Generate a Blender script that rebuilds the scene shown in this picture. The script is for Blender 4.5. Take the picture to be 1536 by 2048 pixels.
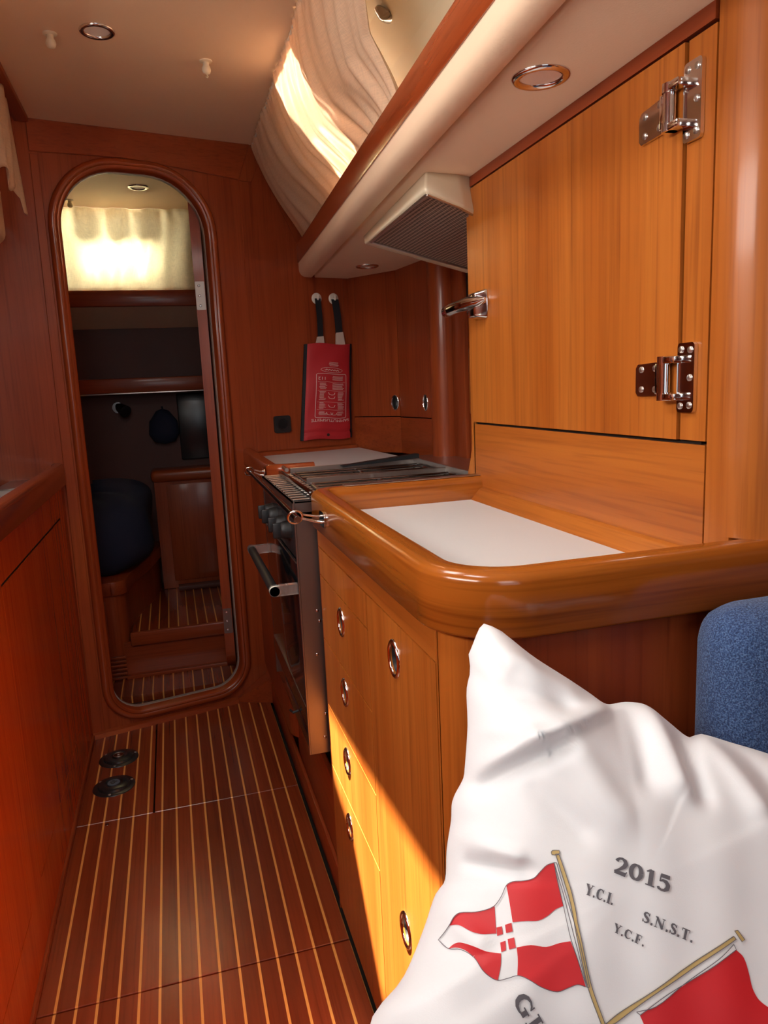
import bpy, bmesh, math, random
from mathutils import Vector, Matrix
random.seed(7)
sc = bpy.context.scene
C = sc.collection
for o in list(bpy.data.objects):
    bpy.data.objects.remove(o)

# ------------------------------------------------------------------ camera
cam_d = bpy.data.cameras.new('camera')
cam = bpy.data.objects.new('camera', cam_d)
C.objects.link(cam)
_X = Vector((.9590, -.0900, .2690)); _Y = Vector((-.2800, -.1510, .9480))
_f = 1466.0
_Y = Vector((335-768, 790-1024, _f)).normalized()
_D = Vector((382, 8476, _f)).normalized(); _D = (_D - _Y*_D.dot(_Y)).normalized()
_Z = -_D
_X = _D.cross(_Y)
if _X.x > 0: _X = -_X
_X = -_X
cam.matrix_world = Matrix(((_X[0], -_X[1], -_X[2], 0.0),
                           (_Y[0], -_Y[1], -_Y[2], 0.0),
                           (_Z[0], -_Z[1], -_Z[2], 1.15),
                           (0, 0, 0, 1)))
cam_d.sensor_fit = 'VERTICAL'
cam_d.sensor_height = 24.0
cam_d.lens = 24.0*_f/2048.0
cam_d.clip_start = 0.02
sc.camera = cam

# ------------------------------------------------------------------ view, world, lights
sc.view_settings.view_transform = 'Standard'
sc.view_settings.look = 'None'
sc.view_settings.exposure = 0.0
sc.view_settings.gamma = 1.0
sc.view_settings.use_curve_mapping = False
world = bpy.data.worlds.new('sky'); sc.world = world
world.use_nodes = True
world.node_tree.nodes['Background'].inputs['Color'].default_value = (.80, .90, 1.0, 1)
world.node_tree.nodes['Background'].inputs['Strength'].default_value = 1.5

def area(name, loc, target, sx, sy, power, col=(1, .97, .92), spread=180):
    l = bpy.data.lights.new(name, 'AREA'); l.shape = 'RECTANGLE'; l.size = sx; l.size_y = sy
    l.energy = power; l.color = col; l.spread = math.radians(spread)
    o = bpy.data.objects.new(name, l); C.objects.link(o)
    o.location = loc
    d = Vector(target)-Vector(loc)
    o.rotation_euler = d.to_track_quat('-Z', 'Y').to_euler()
    return o

sun_d = bpy.data.lights.new('sun', 'SUN'); sun_d.energy = 72.0; sun_d.angle = math.radians(.55); sun_d.color = (1, .90, .74)
sun = bpy.data.objects.new('sun', sun_d); C.objects.link(sun)
SUN_DIR = Vector((.30, -.10, -1.0))
sun.rotation_euler = SUN_DIR.to_track_quat('-Z', 'Y').to_euler()
# daylight through the companionway behind the viewer, the saloon windows and the cabin windows; plus an added cushion lamp
area('companionway_daylight', (-.10, -1.10, 1.70), (.35, .6, .8), .60, .6, 1.3, (1, .97, .93), 110)
area('port_window_daylight', (-.93, .35, 1.62), (.62, 1.05, 1.05), 1.1, .26, 8, (1, .95, .88), 120)
area('cushion_fill', (-.10, .60, 1.975), (.26, .68, .6), .40, .30, 3.7, (.90, .96, 1.0), 150)  # added overhead lamp for the cushion; the ceiling has no opening here
area('hatch_daylight', (-.12, 1.20, 1.975), (.02, 1.25, .4), .34, .60, 7.6, (1, .97, .92), 170)
area('galley_window_daylight', (1.30, 1.96, 2.36), (.45, 1.955, 1.81), .05, .05, 60, (.78, .87, 1.0), 60)
area('cabin_window_daylight', (-.20, 3.90, 1.84), (-.16, 3.0, 1.78), .36, .20, 5, (1, .96, .84), 130)
area('cabin_window_sunlight', (-.155, 3.772, 1.768), (-.15, 3.0, 1.74), .26, .06, 5.5, (1, .95, .80), 70)

# ------------------------------------------------------------------ helpers
def new_mesh(name, verts, faces, mat, parent=None, smooth=30, at=None, recalc=True):
    me = bpy.data.meshes.new(name)
    verts = [Vector(v) for v in verts]
    if parent is not None:
        L = parent['_L'] if '_L' in parent else (0, 0, 0)
        L = Vector(L)
    elif at is not None:
        L = Vector(at)
    else:
        xs = [v.x for v in verts]; ys = [v.y for v in verts]; zs = [v.z for v in verts]
        L = Vector(((min(xs)+max(xs))/2, (min(ys)+max(ys))/2, min(zs)))
    me.from_pydata([v-L for v in verts], [], faces)
    me.validate()
    if recalc:
        bm = bmesh.new(); bm.from_mesh(me)
        bmesh.ops.recalc_face_normals(bm, faces=bm.faces[:]); bm.to_mesh(me); bm.free()
    if smooth is not None and len(me.polygons):
        me.polygons.foreach_set('use_smooth', [True]*len(me.polygons))
        if smooth < 180: me.set_sharp_from_angle(angle=math.radians(smooth))
    me.materials.append(mat)
    o = bpy.data.objects.new(name, me); C.objects.link(o)
    if parent is not None: o.parent = parent
    else: o.location = L
    o['_L'] = tuple(L)
    return o

def thing(name, label, cat, loc, group=None):
    o = bpy.data.objects.new(name, None); C.objects.link(o)
    o.empty_display_size = .03
    o.location = loc; o['_L'] = tuple(loc); o['label'] = label; o['category'] = cat
    if group: o['group'] = group
    return o
def tag(o, label, cat, group=None):
    o['label'] = label; o['category'] = cat
    if group: o['group'] = group
    return o
def struct(o):
    o['kind'] = 'structure'; return o

class MB:
    def __init__(s): s.v = []; s.f = []
    def add(s, v, f):
        n = len(s.v); s.v += [tuple(p) for p in v]; s.f += [tuple(i+n for i in q) for q in f]; return s
    def box(s, x0, x1, y0, y1, z0, z1, bev=0, seg=2, M=None):
        bm = bmesh.new()
        vs = [bm.verts.new(p) for p in [(x0,y0,z0),(x1,y0,z0),(x1,y1,z0),(x0,y1,z0),(x0,y0,z1),(x1,y0,z1),(x1,y1,z1),(x0,y1,z1)]]
        for q in [(0,3,2,1),(4,5,6,7),(0,1,5,4),(1,2,6,5),(2,3,7,6),(3,0,4,7)]: bm.faces.new([vs[i] for i in q])
        if bev > 0:
            bmesh.ops.bevel(bm, geom=bm.edges[:], offset=bev, segments=seg, affect='EDGES', profile=.5)
        return s._bm(bm, M)
    def _bm(s, bm, M=None):
        bm.verts.index_update()
        v = [(M @ p.co) if M else p.co.copy() for p in bm.verts]
        f = [[q.index for q in p.verts] for p in bm.faces]
        bm.free(); return s.add(v, f)
    def prism(s, base, top, bev=0, seg=2):
        "base/top: matching rings of 3D points"
        n = len(base); bm = bmesh.new()
        a = [bm.verts.new(p) for p in base]; b = [bm.verts.new(p) for p in top]
        bm.faces.new(a[::-1]); bm.faces.new(b)
        for i in range(n): bm.faces.new([a[i], a[(i+1)%n], b[(i+1)%n], b[i]])
        if bev > 0:
            bmesh.ops.recalc_face_normals(bm, faces=bm.faces[:])
            bmesh.ops.bevel(bm, geom=bm.edges[:], offset=bev, segments=seg, affect='EDGES', profile=.5)
        return s._bm(bm)
    def grid(s, P, closed_u=False, closed_v=False):
        nu = len(P); nv = len(P[0]); n = len(s.v)
        for r in P: s.v += [tuple(p) for p in r]
        for i in range(nu if closed_u else nu-1):
            for j in range(nv if closed_v else nv-1):
                a = i*nv+j; b = ((i+1)%nu)*nv+j; c = ((i+1)%nu)*nv+(j+1)%nv; d = i*nv+(j+1)%nv
                s.f.append((n+a, n+b, n+c, n+d))
        return s
    def ring_caps(s, P):
        "cap first and last rows of the grid just added (closed_v rings)"
        nv = len(P[0]); n = len(s.v)-len(P)*nv
        s.f.append(tuple(n+j for j in range(nv))[::-1])
        m = n+(len(P)-1)*nv
        s.f.append(tuple(m+j for j in range(nv)))
        return s
    def tube(s, pts, r, k=10, caps=True):
        pts = [Vector(p) for p in pts]; P = []
        up = Vector((0, 0, 1)); prev = None
        for i, p in enumerate(pts):
            t = ((pts[min(i+1, len(pts)-1)]-pts[max(i-1, 0)])).normalized()
            if prev is None:
                a = t.cross(up)
                if a.length < .05: a = t.cross(Vector((1, 0, 0)))
                a.normalize()
            else:
                a = (prev - t*prev.dot(t)).normalized()
            prev = a; b = t.cross(a)
            rr = r[i] if isinstance(r, (list, tuple)) else r
            P.append([p+(a*math.cos(2*math.pi*j/k)+b*math.sin(2*math.pi*j/k))*rr for j in range(k)])
        s.grid(P, closed_v=True)
        if caps: s.ring_caps(P)
        return s
    def lathe(s, prof, origin, axis=(0,0,1), k=24, sx=1., sy=1., xdir=None, caps=True):
        "prof: list of (r,h) along axis"
        ax = Vector(axis).normalized()
        a = Vector(xdir) if xdir else (ax.cross(Vector((0,0,1))) if abs(ax.z) < .9 else Vector((1,0,0)))
        a = (a-ax*a.dot(ax)).normalized(); b = ax.cross(a); o = Vector(origin)
        P = [[o+ax*h+(a*sx*math.cos(2*math.pi*j/k)+b*sy*math.sin(2*math.pi*j/k))*r for j in range(k)] for r, h in prof]
        s.grid(P, closed_v=True)
        if caps: s.ring_caps(P)
        return s
    def sweep(s, prof, path, frames, closed_path=False, closed_prof=True, caps=True):
        "prof (p,q); frames list of (P,Q) vectors per path point"
        P = [[Vector(c)+F[0]*p+F[1]*q for p, q in prof] for c, F in zip(path, frames)]
        s.uv = []; L = 0
        for i, c in enumerate(path):
            if i: L += (Vector(c)-Vector(path[i-1])).length
            acc = 0
            for j, (p, q) in enumerate(prof):
                if j: acc += math.hypot(p-prof[j-1][0], q-prof[j-1][1])
                s.uv.append((L, acc))
        s.grid(P, closed_u=closed_path, closed_v=closed_prof)
        if caps and not closed_path and closed_prof: s.ring_caps(P)
        return s
    def build(s, name, mat, parent=None, smooth=30, at=None, recalc=True):
        o = s._build(name, mat, parent, smooth, at, recalc)
        if getattr(s, 'uv', None):
            lay = o.data.uv_layers.new(name='grain')
            for lp in o.data.loops: lay.data[lp.index].uv = s.uv[lp.vertex_index]
        return o
    def _build(s, name, mat, parent=None, smooth=30, at=None, recalc=True):
        return new_mesh(name, s.v, s.f, mat, parent, smooth, at, recalc)

def rrect(x0, x1, z0, z1, r, n=6):
    "rounded rectangle ring; r = (bl, br, tr, tl) radii"
    if not isinstance(r, (tuple, list)): r = (r,)*4
    out = []
    for (cx, cz, a0, rr) in ((x0+r[0], z0+r[0], 180, r[0]), (x1-r[1], z0+r[1], 270, r[1]), (x1-r[2], z1-r[2], 0, r[2]), (x0+r[3], z1-r[3], 90, r[3])):
        for i in range(n+1):
            a = math.radians(a0+90*i/n); out.append((cx+rr*math.cos(a), cz+rr*math.sin(a)))
    return out
def ellipse(cx, cy, a, b, n=28, p=1.0):
    out = []
    for i in range(n):
        t = 2*math.pi*i/n; c, q = math.cos(t), math.sin(t)
        out.append((cx+a*math.copysign(abs(c)**p, c), cy+b*math.copysign(abs(q)**p, q)))
    return out
def plate(outer, holes, thick, fn):
    "flat panel with holes as verts/faces; fn(p,q,d) -> 3D; d in 0..thick"
    cu = bpy.data.curves.new('c', 'CURVE'); cu.dimensions = '2D'; cu.fill_mode = 'BOTH'; cu.extrude = .5
    for ring in [outer]+list(holes):
        sp = cu.splines.new('POLY'); sp.points.add(len(ring)-1)
        for i, (x, y) in enumerate(ring): sp.points[i].co = (x, y, 0, 1)
        sp.use_cyclic_u = True
    ob = bpy.data.objects.new('c', cu); C.objects.link(ob)
    dg = bpy.context.evaluated_depsgraph_get()
    me = bpy.data.meshes.new_from_object(ob.evaluated_get(dg))
    bm = bmesh.new(); bm.from_mesh(me); bmesh.ops.remove_doubles(bm, verts=bm.verts[:], dist=1e-5)
    bm.verts.index_update()
    v = [fn(p.co.x, p.co.y, (p.co.z+.5)*thick) for p in bm.verts]
    f = [[q.index for q in p.verts] for p in bm.faces]
    bm.free(); bpy.data.objects.remove(ob); bpy.data.curves.remove(cu); bpy.data.meshes.remove(me)
    return v, f
def text_mesh(body, size, fn, align='CENTER'):
    cu = bpy.data.curves.new('t', 'FONT'); cu.body = body; cu.size = size; cu.align_x = align; cu.align_y = 'CENTER'
    ob = bpy.data.objects.new('t', cu); C.objects.link(ob)
    dg = bpy.context.evaluated_depsgraph_get()
    me = bpy.data.meshes.new_from_object(ob.evaluated_get(dg))
    v = [fn(p.co.x, p.co.y) for p in me.vertices]; f = [list(p.vertices) for p in me.polygons]
    bpy.data.objects.remove(ob); bpy.data.curves.remove(cu); bpy.data.meshes.remove(me)
    return v, f

# ------------------------------------------------------------------ materials
def nodes(name):
    m = bpy.data.materials.new(name); m.use_nodes = True
    nt = m.node_tree; b = nt.nodes['Principled BSDF']
    return m, nt, b
def simple(name, col, rough=.5, metal=0., coat=0., bump=None, spec=.5, noise=0.0):
    m, nt, b = nodes(name)
    b.inputs['Base Color'].default_value = (*col, 1); b.inputs['Roughness'].default_value = rough
    b.inputs['Metallic'].default_value = metal; b.inputs['Coat Weight'].default_value = coat
    b.inputs['Coat Roughness'].default_value = .15; b.inputs['Specular IOR Level'].default_value = spec
    tc = nt.nodes.new('ShaderNodeTexCoord')
    if noise:
        n = nt.nodes.new('ShaderNodeTexNoise'); n.inputs['Scale'].default_value = 9; n.inputs['Detail'].default_value = 4
        nt.links.new(tc.outputs['Object'], n.inputs['Vector'])
        mr = nt.nodes.new('ShaderNodeMapRange'); mr.inputs['To Min'].default_value = 1-noise; mr.inputs['To Max'].default_value = 1+noise*.5
        nt.links.new(n.outputs['Fac'], mr.inputs['Value'])
        mx = nt.nodes.new('ShaderNodeVectorMath'); mx.operation = 'SCALE'; mx.inputs[0].default_value = col
        nt.links.new(mr.outputs['Result'], mx.inputs['Scale']); nt.links.new(mx.outputs['Vector'], b.inputs['Base Color'])
    if bump:
        sc_, st = bump
        n = nt.nodes.new('ShaderNodeTexNoise'); n.inputs['Scale'].default_value = sc_; n.inputs['Detail'].default_value = 3
        nt.links.new(tc.outputs['Object'], n.inputs['Vector'])
        bp = nt.nodes.new('ShaderNodeBump'); bp.inputs['Strength'].default_value = st; bp.inputs['Distance'].default_value = .002
        nt.links.new(n.outputs['Fac'], bp.inputs['Height']); nt.links.new(bp.outputs['Normal'], b.inputs['Normal'])
    return m
def wood_nodes(nt, tc_out, c1, c2, c3, grain, off=0.0, streak=.28):
    "returns colour socket, height socket"
    across, along = 9.0, .55
    sv = [across]*3; sv['XYZ'.index(grain)] = along
    mp = nt.nodes.new('ShaderNodeMapping'); mp.inputs['Scale'].default_value = sv; mp.inputs['Location'].default_value = (off, off*.7, off*1.3)
    nt.links.new(tc_out, mp.inputs['Vector'])
    n1 = nt.nodes.new('ShaderNodeTexNoise'); n1.inputs['Scale'].default_value = 1.0; n1.inputs['Detail'].default_value = 5; n1.inputs['Distortion'].default_value = .6
    nt.links.new(mp.outputs['Vector'], n1.inputs['Vector'])
    cr = nt.nodes.new('ShaderNodeValToRGB')
    cr.color_ramp.elements[0].position = .33; cr.color_ramp.elements[0].color = (*c2, 1)
    cr.color_ramp.elements[1].position = .66; cr.color_ramp.elements[1].color = (*c1, 1)
    nt.links.new(n1.outputs['Fac'], cr.inputs['Fac'])
    sv2 = [150.0]*3; sv2['XYZ'.index(grain)] = 4.0
    mp2 = nt.nodes.new('ShaderNodeMapping'); mp2.inputs['Scale'].default_value = sv2
    nt.links.new(tc_out, mp2.inputs['Vector'])
    n2 = nt.nodes.new('ShaderNodeTexNoise'); n2.inputs['Scale'].default_value = 1.0; n2.inputs['Detail'].default_value = 3; n2.inputs['Distortion'].default_value = .3
    nt.links.new(mp2.outputs['Vector'], n2.inputs['Vector'])
    r2 = nt.nodes.new('ShaderNodeMapRange'); r2.inputs['From Min'].default_value = .50; r2.inputs['From Max'].default_value = .78
    nt.links.new(n2.outputs['Fac'], r2.inputs['Value'])
    sv3 = [48.0]*3; sv3['XYZ'.index(grain)] = 1.6
    mp3 = nt.nodes.new('ShaderNodeMapping'); mp3.inputs['Scale'].default_value = sv3
    nt.links.new(tc_out, mp3.inputs['Vector'])
    n3 = nt.nodes.new('ShaderNodeTexNoise'); n3.inputs['Scale'].default_value = 1.0; n3.inputs['Detail'].default_value = 2; n3.inputs['Distortion'].default_value = .8
    nt.links.new(mp3.outputs['Vector'], n3.inputs['Vector'])
    r3 = nt.nodes.new('ShaderNodeMapRange'); r3.inputs['From Min'].default_value = .45; r3.inputs['From Max'].default_value = .75; r3.inputs['To Max'].default_value = streak
    nt.links.new(n3.outputs['Fac'], r3.inputs['Value'])
    ad = nt.nodes.new('ShaderNodeMath'); ad.operation = 'MULTIPLY_ADD'; ad.inputs[1].default_value = .5; ad.use_clamp = True
    nt.links.new(r2.outputs['Result'], ad.inputs[0]); nt.links.new(r3.outputs['Result'], ad.inputs[2])
    mx = nt.nodes.new('ShaderNodeMix'); mx.data_type = 'RGBA'
    nt.links.new(ad.outputs['Value'], mx.inputs['Factor'])
    nt.links.new(cr.outputs['Color'], mx.inputs[6]); mx.inputs[7].default_value = (*c3, 1)
    return mx.outputs[2], n2.outputs['Fac']
def wood(name, c1, c2, c3, grain='Z', rough=.38, coat=.22, off=0.0, bump=.06, uv=False, streak=.28):
    m, nt, b = nodes(name)
    tc = nt.nodes.new('ShaderNodeTexCoord')
    col, h = wood_nodes(nt, tc.outputs['UV' if uv else 'Object'], c1, c2, c3, grain, off, streak)
    nt.links.new(col, b.inputs['Base Color'])
    b.inputs['Roughness'].default_value = rough; b.inputs['Coat Weight'].default_value = coat
    b.inputs['Coat Roughness'].default_value = .12; b.inputs['Specular IOR Level'].default_value = .3
    bp = nt.nodes.new('ShaderNodeBump'); bp.inputs['Strength'].default_value = bump; bp.inputs['Distance'].default_value = .001
    nt.links.new(h, bp.inputs['Height']); nt.links.new(bp.outputs['Normal'], b.inputs['Normal'])
    return m
T1, T2, T3 = (.51, .155, .023), (.39, .098, .012), (.19, .038, .005)       # varnished teak
R1, R2, R3 = (.36, .070, .017), (.28, .046, .011), (.15, .020, .006)      # redder, darker teak: the bulkhead's bounced red light is put into the colour
teak = {g: wood('teak_'+g, T1, T2, T3, g) for g in 'XYZ'}
teakb = {g: wood('teak_panel_'+g, T1, T2, T3, g, off=3.7) for g in 'XYZ'}
red = {g: wood('red_teak_'+g, R1, R2, R3, g) for g in 'XYZ'}
portw = {g: wood('lit_port_teak_'+g, (.62, .095, .010), (.52, .070, .007), (.34, .035, .004), g, rough=.25) for g in 'YZ'}  # brighter copy of the teak, orange bounce light put into its colour
redb = {g: wood('red_teak_panel_'+g, R1, R2, R3, g, off=5.1) for g in 'XYZ'}
rail_wood = wood('rail_wood', R1, R2, R3, 'Y', rough=.16, coat=.7, bump=.2)
frame_wood = wood('frame_wood', R1, R2, R3, 'X', rough=.25, coat=.5, uv=True)
fiddle_wood = wood('fiddle_teak', (.48, .15, .018), (.31, .072, .008), (.12, .022, .003), 'X', rough=.18, coat=.55, bump=.06, uv=True, streak=.6)
fiddle_red = wood('fiddle_red', R1, R2, R3, 'X', rough=.2, coat=.6, uv=True)
cream = simple('cream_vinyl', (.86, .62, .43), .50, bump=(320, .12), noise=.04)
headliner = simple('headliner', (.90, .64, .43), .62, bump=(60, .06), noise=.03)
liner = simple('hull_liner', (.66, .58, .40), .6, noise=.05)
gelcoat = simple('cream_plastic', (.74, .64, .46), .22, coat=.3)
laminate = simple('white_laminate', (.74, .765, .76), .38, noise=.02)
chrome = simple('chrome', (.80, .79, .78), .10, 1.0)
satin = simple('brushed_steel', (.62, .58, .54), .30, 1.0, bump=(300, .05))
darkchrome = simple('dark_chrome', (.30, .28, .27), .16, 1.0)
cupmat = simple('dark_cup', (.022, .020, .019), .38, .0)
stovesteel = simple('stove_steel', (.24, .20, .18), .40, 1.0, bump=(300, .05))
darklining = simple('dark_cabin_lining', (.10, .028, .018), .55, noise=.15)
black = simple('black_plastic', (.010, .010, .011), .5)
blackglass = simple('black_glass', (.006, .006, .007), .06, coat=.5)
gapmat = simple('dark_gap', (.012, .006, .004), .9)
enamel = simple('black_enamel', (.02, .02, .022), .25)
lampglass = simple('frosted_lamp_glass', (.97, .88, .80), .35)
knobmat = simple('ivory_plastic', (.80, .68, .50), .35)
hookmat = simple('white_plastic', (.85, .80, .70), .4)
redcloth = simple('red_nylon', (.50, .018, .025), .6, bump=(240, .2))
blackcloth = simple('black_webbing', (.010, .010, .014), .8)
whiteprint = simple('pale_print', (.80, .62, .58), .6)
navy = simple('navy_cloth', (.012, .018, .045), .9, bump=(200, .3))
green = simple('green_cloth', (.22, .36, .03), .9)
acrylic, _nt, _b = nodes('clear_acrylic')
_b.inputs['Base Color'].default_value = (1, .93, .88, 1); _b.inputs['Roughness'].default_value = .03
_b.inputs['Transmission Weight'].default_value = .9; _b.inputs['IOR'].default_value = 1.46
tc_ = _nt.nodes.new('ShaderNodeTexCoord'); nn_ = _nt.nodes.new('ShaderNodeTexNoise'); nn_.inputs['Scale'].default_value = 30
_nt.links.new(tc_.outputs['Object'], nn_.inputs['Vector'])
mm_ = _nt.nodes.new('ShaderNodeMapRange'); mm_.inputs['To Min'].default_value = .02; mm_.inputs['To Max'].default_value = .08
_nt.links.new(nn_.outputs['Fac'], mm_.inputs['Value']); _nt.links.new(mm_.outputs['Result'], _b.inputs['Roughness'])

def curtain_mat(name, col, trans, weave=900):
    m = bpy.data.materials.new(name); m.use_nodes = True; nt = m.node_tree
    for n in list(nt.nodes): nt.nodes.remove(n)
    out = nt.nodes.new('ShaderNodeOutputMaterial'); d = nt.nodes.new('ShaderNodeBsdfDiffuse'); t = nt.nodes.new('ShaderNodeBsdfTranslucent')
    mx = nt.nodes.new('ShaderNodeMixShader'); tc = nt.nodes.new('ShaderNodeTexCoord')
    cols = []
    for ax in (0, 1):
        sv = [weave*.05]*3; sv[2 if ax else 1] = weave
        mp = nt.nodes.new('ShaderNodeMapping'); mp.inputs['Scale'].default_value = sv if ax == 0 else (weave*.05, weave*.05, weave)
        nt.links.new(tc.outputs['Object'], mp.inputs['Vector'])
        n = nt.nodes.new('ShaderNodeTexNoise'); n.inputs['Scale'].default_value = 1; n.inputs['Detail'].default_value = 2
        nt.links.new(mp.outputs['Vector'], n.inputs['Vector']); cols.append(n.outputs['Fac'])
    ad = nt.nodes.new('ShaderNodeMath'); ad.operation = 'ADD'
    nt.links.new(cols[0], ad.inputs[0]); nt.links.new(cols[1], ad.inputs[1])
    mr = nt.nodes.new('ShaderNodeMapRange'); mr.inputs['From Min'].default_value = .6; mr.inputs['From Max'].default_value = 1.4
    mr.inputs['To Min'].default_value = .82; mr.inputs['To Max'].default_value = 1.08
    nt.links.new(ad.outputs['Value'], mr.inputs['Value'])
    vm = nt.nodes.new('ShaderNodeVectorMath'); vm.operation = 'SCALE'; vm.inputs[0].default_value = col
    nt.links.new(mr.outputs['Result'], vm.inputs['Scale'])
    nt.links.new(vm.outputs['Vector'], d.inputs['Color']); nt.links.new(vm.outputs['Vector'], t.inputs['Color'])
    mx.inputs['Fac'].default_value = trans
    nt.links.new(d.outputs['BSDF'], mx.inputs[1]); nt.links.new(t.outputs['BSDF'], mx.inputs[2]); nt.links.new(mx.outputs['Shader'], out.inputs['Surface'])
    return m
linen = curtain_mat('linen_curtain', (.90, .69, .50), .40)
linen2 = curtain_mat('thin_linen_curtain', (.86, .80, .62), .55)

# floor boards: dark red teak with pale inlaid lines every 38.6 mm, running fore and aft
def floor_mat(name, c1, c2, c3, x0, pitch):
    m, nt, b = nodes(name)
    tc = nt.nodes.new('ShaderNodeTexCoord')
    geo = nt.nodes.new('ShaderNodeNewGeometry')
    col, h = wood_nodes(nt, geo.outputs['Position'], c1, c2, c3, 'Y', 1.1)
    sx = nt.nodes.new('ShaderNodeSeparateXYZ'); nt.links.new(geo.outputs['Position'], sx.inputs['Vector'])
    a = nt.nodes.new('ShaderNodeMath'); a.operation = 'SUBTRACT'; a.inputs[1].default_value = x0-pitch*100
    nt.links.new(sx.outputs['X'], a.inputs[0])
    d = nt.nodes.new('ShaderNodeMath'); d.operation = 'DIVIDE'; d.inputs[1].default_value = pitch
    nt.links.new(a.outputs[0], d.inputs[0])
    fr = nt.nodes.new('ShaderNodeMath'); fr.operation = 'FRACT'; nt.links.new(d.outputs[0], fr.inputs[0])
    lt = nt.nodes.new('ShaderNodeMath'); lt.operation = 'LESS_THAN'; lt.inputs[1].default_value = .135
    nt.links.new(fr.outputs[0], lt.inputs[0])
    # each plank between two lines differs a little
    fl = nt.nodes.new('ShaderNodeMath'); fl.operation = 'FLOOR'; nt.links.new(d.outputs[0], fl.inputs[0])
    wn = nt.nodes.new('ShaderNodeTexWhiteNoise'); wn.noise_dimensions = '1D'; nt.links.new(fl.outputs[0], wn.inputs['W'])
    mr = nt.nodes.new('ShaderNodeMapRange'); mr.inputs['To Min'].default_value = .82; mr.inputs['To Max'].default_value = 1.12
    nt.links.new(wn.outputs['Value'], mr.inputs['Value'])
    vs = nt.nodes.new('ShaderNodeVectorMath'); vs.operation = 'SCALE'
    nt.links.new(col, vs.inputs[0]); nt.links.new(mr.outputs['Result'], vs.inputs['Scale'])
    mx = nt.nodes.new('ShaderNodeMix'); mx.data_type = 'RGBA'
    nt.links.new(lt.outputs[0], mx.inputs['Factor']); nt.links.new(vs.outputs['Vector'], mx.inputs[6]); mx.inputs[7].default_value = (.80, .36, .085, 1)
    nt.links.new(mx.outputs[2], b.inputs['Base Color'])
    b.inputs['Roughness'].default_value = .27; b.inputs['Coat Weight'].default_value = .6; b.inputs['Coat Roughness'].default_value = .22
    b.inputs['Specular IOR Level'].default_value = .45
    return m
floorm = floor_mat('inlaid_floor', (.30, .052, .015), (.21, .034, .010), (.10, .015, .005), -.353, .0386)

def denim():
    m, nt, b = nodes('blue_woven_fabric')
    tc = nt.nodes.new('ShaderNodeTexCoord'); n = nt.nodes.new('ShaderNodeTexNoise'); n.inputs['Scale'].default_value = 620; n.inputs['Detail'].default_value = 3
    nt.links.new(tc.outputs['Object'], n.inputs['Vector'])
    cr = nt.nodes.new('ShaderNodeValToRGB')
    e = cr.color_ramp.elements
    e[0].position = .38; e[0].color = (.014, .034, .10, 1); e[1].position = .66; e[1].color = (.10, .18, .34, 1)
    q = e.new(.5); q.color = (.036, .078, .20, 1)
    nt.links.new(n.outputs['Fac'], cr.inputs['Fac']); nt.links.new(cr.outputs['Color'], b.inputs['Base Color'])
    b.inputs['Roughness'].default_value = .95; b.inputs['Sheen Weight'].default_value = .15
    bp = nt.nodes.new('ShaderNodeBump'); bp.inputs['Strength'].default_value = .7; bp.inputs['Distance'].default_value = .002
    nt.links.new(n.outputs['Fac'], bp.inputs['Height']); nt.links.new(bp.outputs['Normal'], b.inputs['Normal'])
    return m
denimm = denim()
def mesh_filter():
    m, nt, b = nodes('filter_mesh')
    tc = nt.nodes.new('ShaderNodeTexCoord'); hs = []
    for d in ('X', 'Y'):
        w = nt.nodes.new('ShaderNodeTexWave'); w.wave_type = 'BANDS'; w.bands_direction = d; w.inputs['Scale'].default_value = 34
        nt.links.new(tc.outputs['Object'], w.inputs['Vector']); hs.append(w.outputs['Fac'])
    mu = nt.nodes.new('ShaderNodeMath'); mu.operation = 'MAXIMUM'
    nt.links.new(hs[0], mu.inputs[0]); nt.links.new(hs[1], mu.inputs[1])
    cr = nt.nodes.new('ShaderNodeValToRGB'); cr.color_ramp.elements[0].position = .45; cr.color_ramp.elements[0].color = (.05, .04, .03, 1)
    cr.color_ramp.elements[1].position = .95; cr.color_ramp.elements[1].color = (.62, .52, .42, 1)
    nt.links.new(mu.outputs[0], cr.inputs['Fac']); nt.links.new(cr.outputs['Color'], b.inputs['Base Color'])
    b.inputs['Metallic'].default_value = .4; b.inputs['Roughness'].default_value = .45
    bp = nt.nodes.new('ShaderNodeBump'); bp.inputs['Strength'].default_value = .6; bp.inputs['Distance'].default_value = .002
    nt.links.new(mu.outputs[0], bp.inputs['Height']); nt.links.new(bp.outputs['Normal'], b.inputs['Normal'])
    return m
filterm = mesh_filter()
satinwhite = simple('white_satin', (.82, .835, .85), .42, bump=(900, .05))
satinwhite.node_tree.nodes['Principled BSDF'].inputs['Sheen Weight'].default_value = .25
# ------------------------------------------------------------------ the cushion's surface

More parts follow.
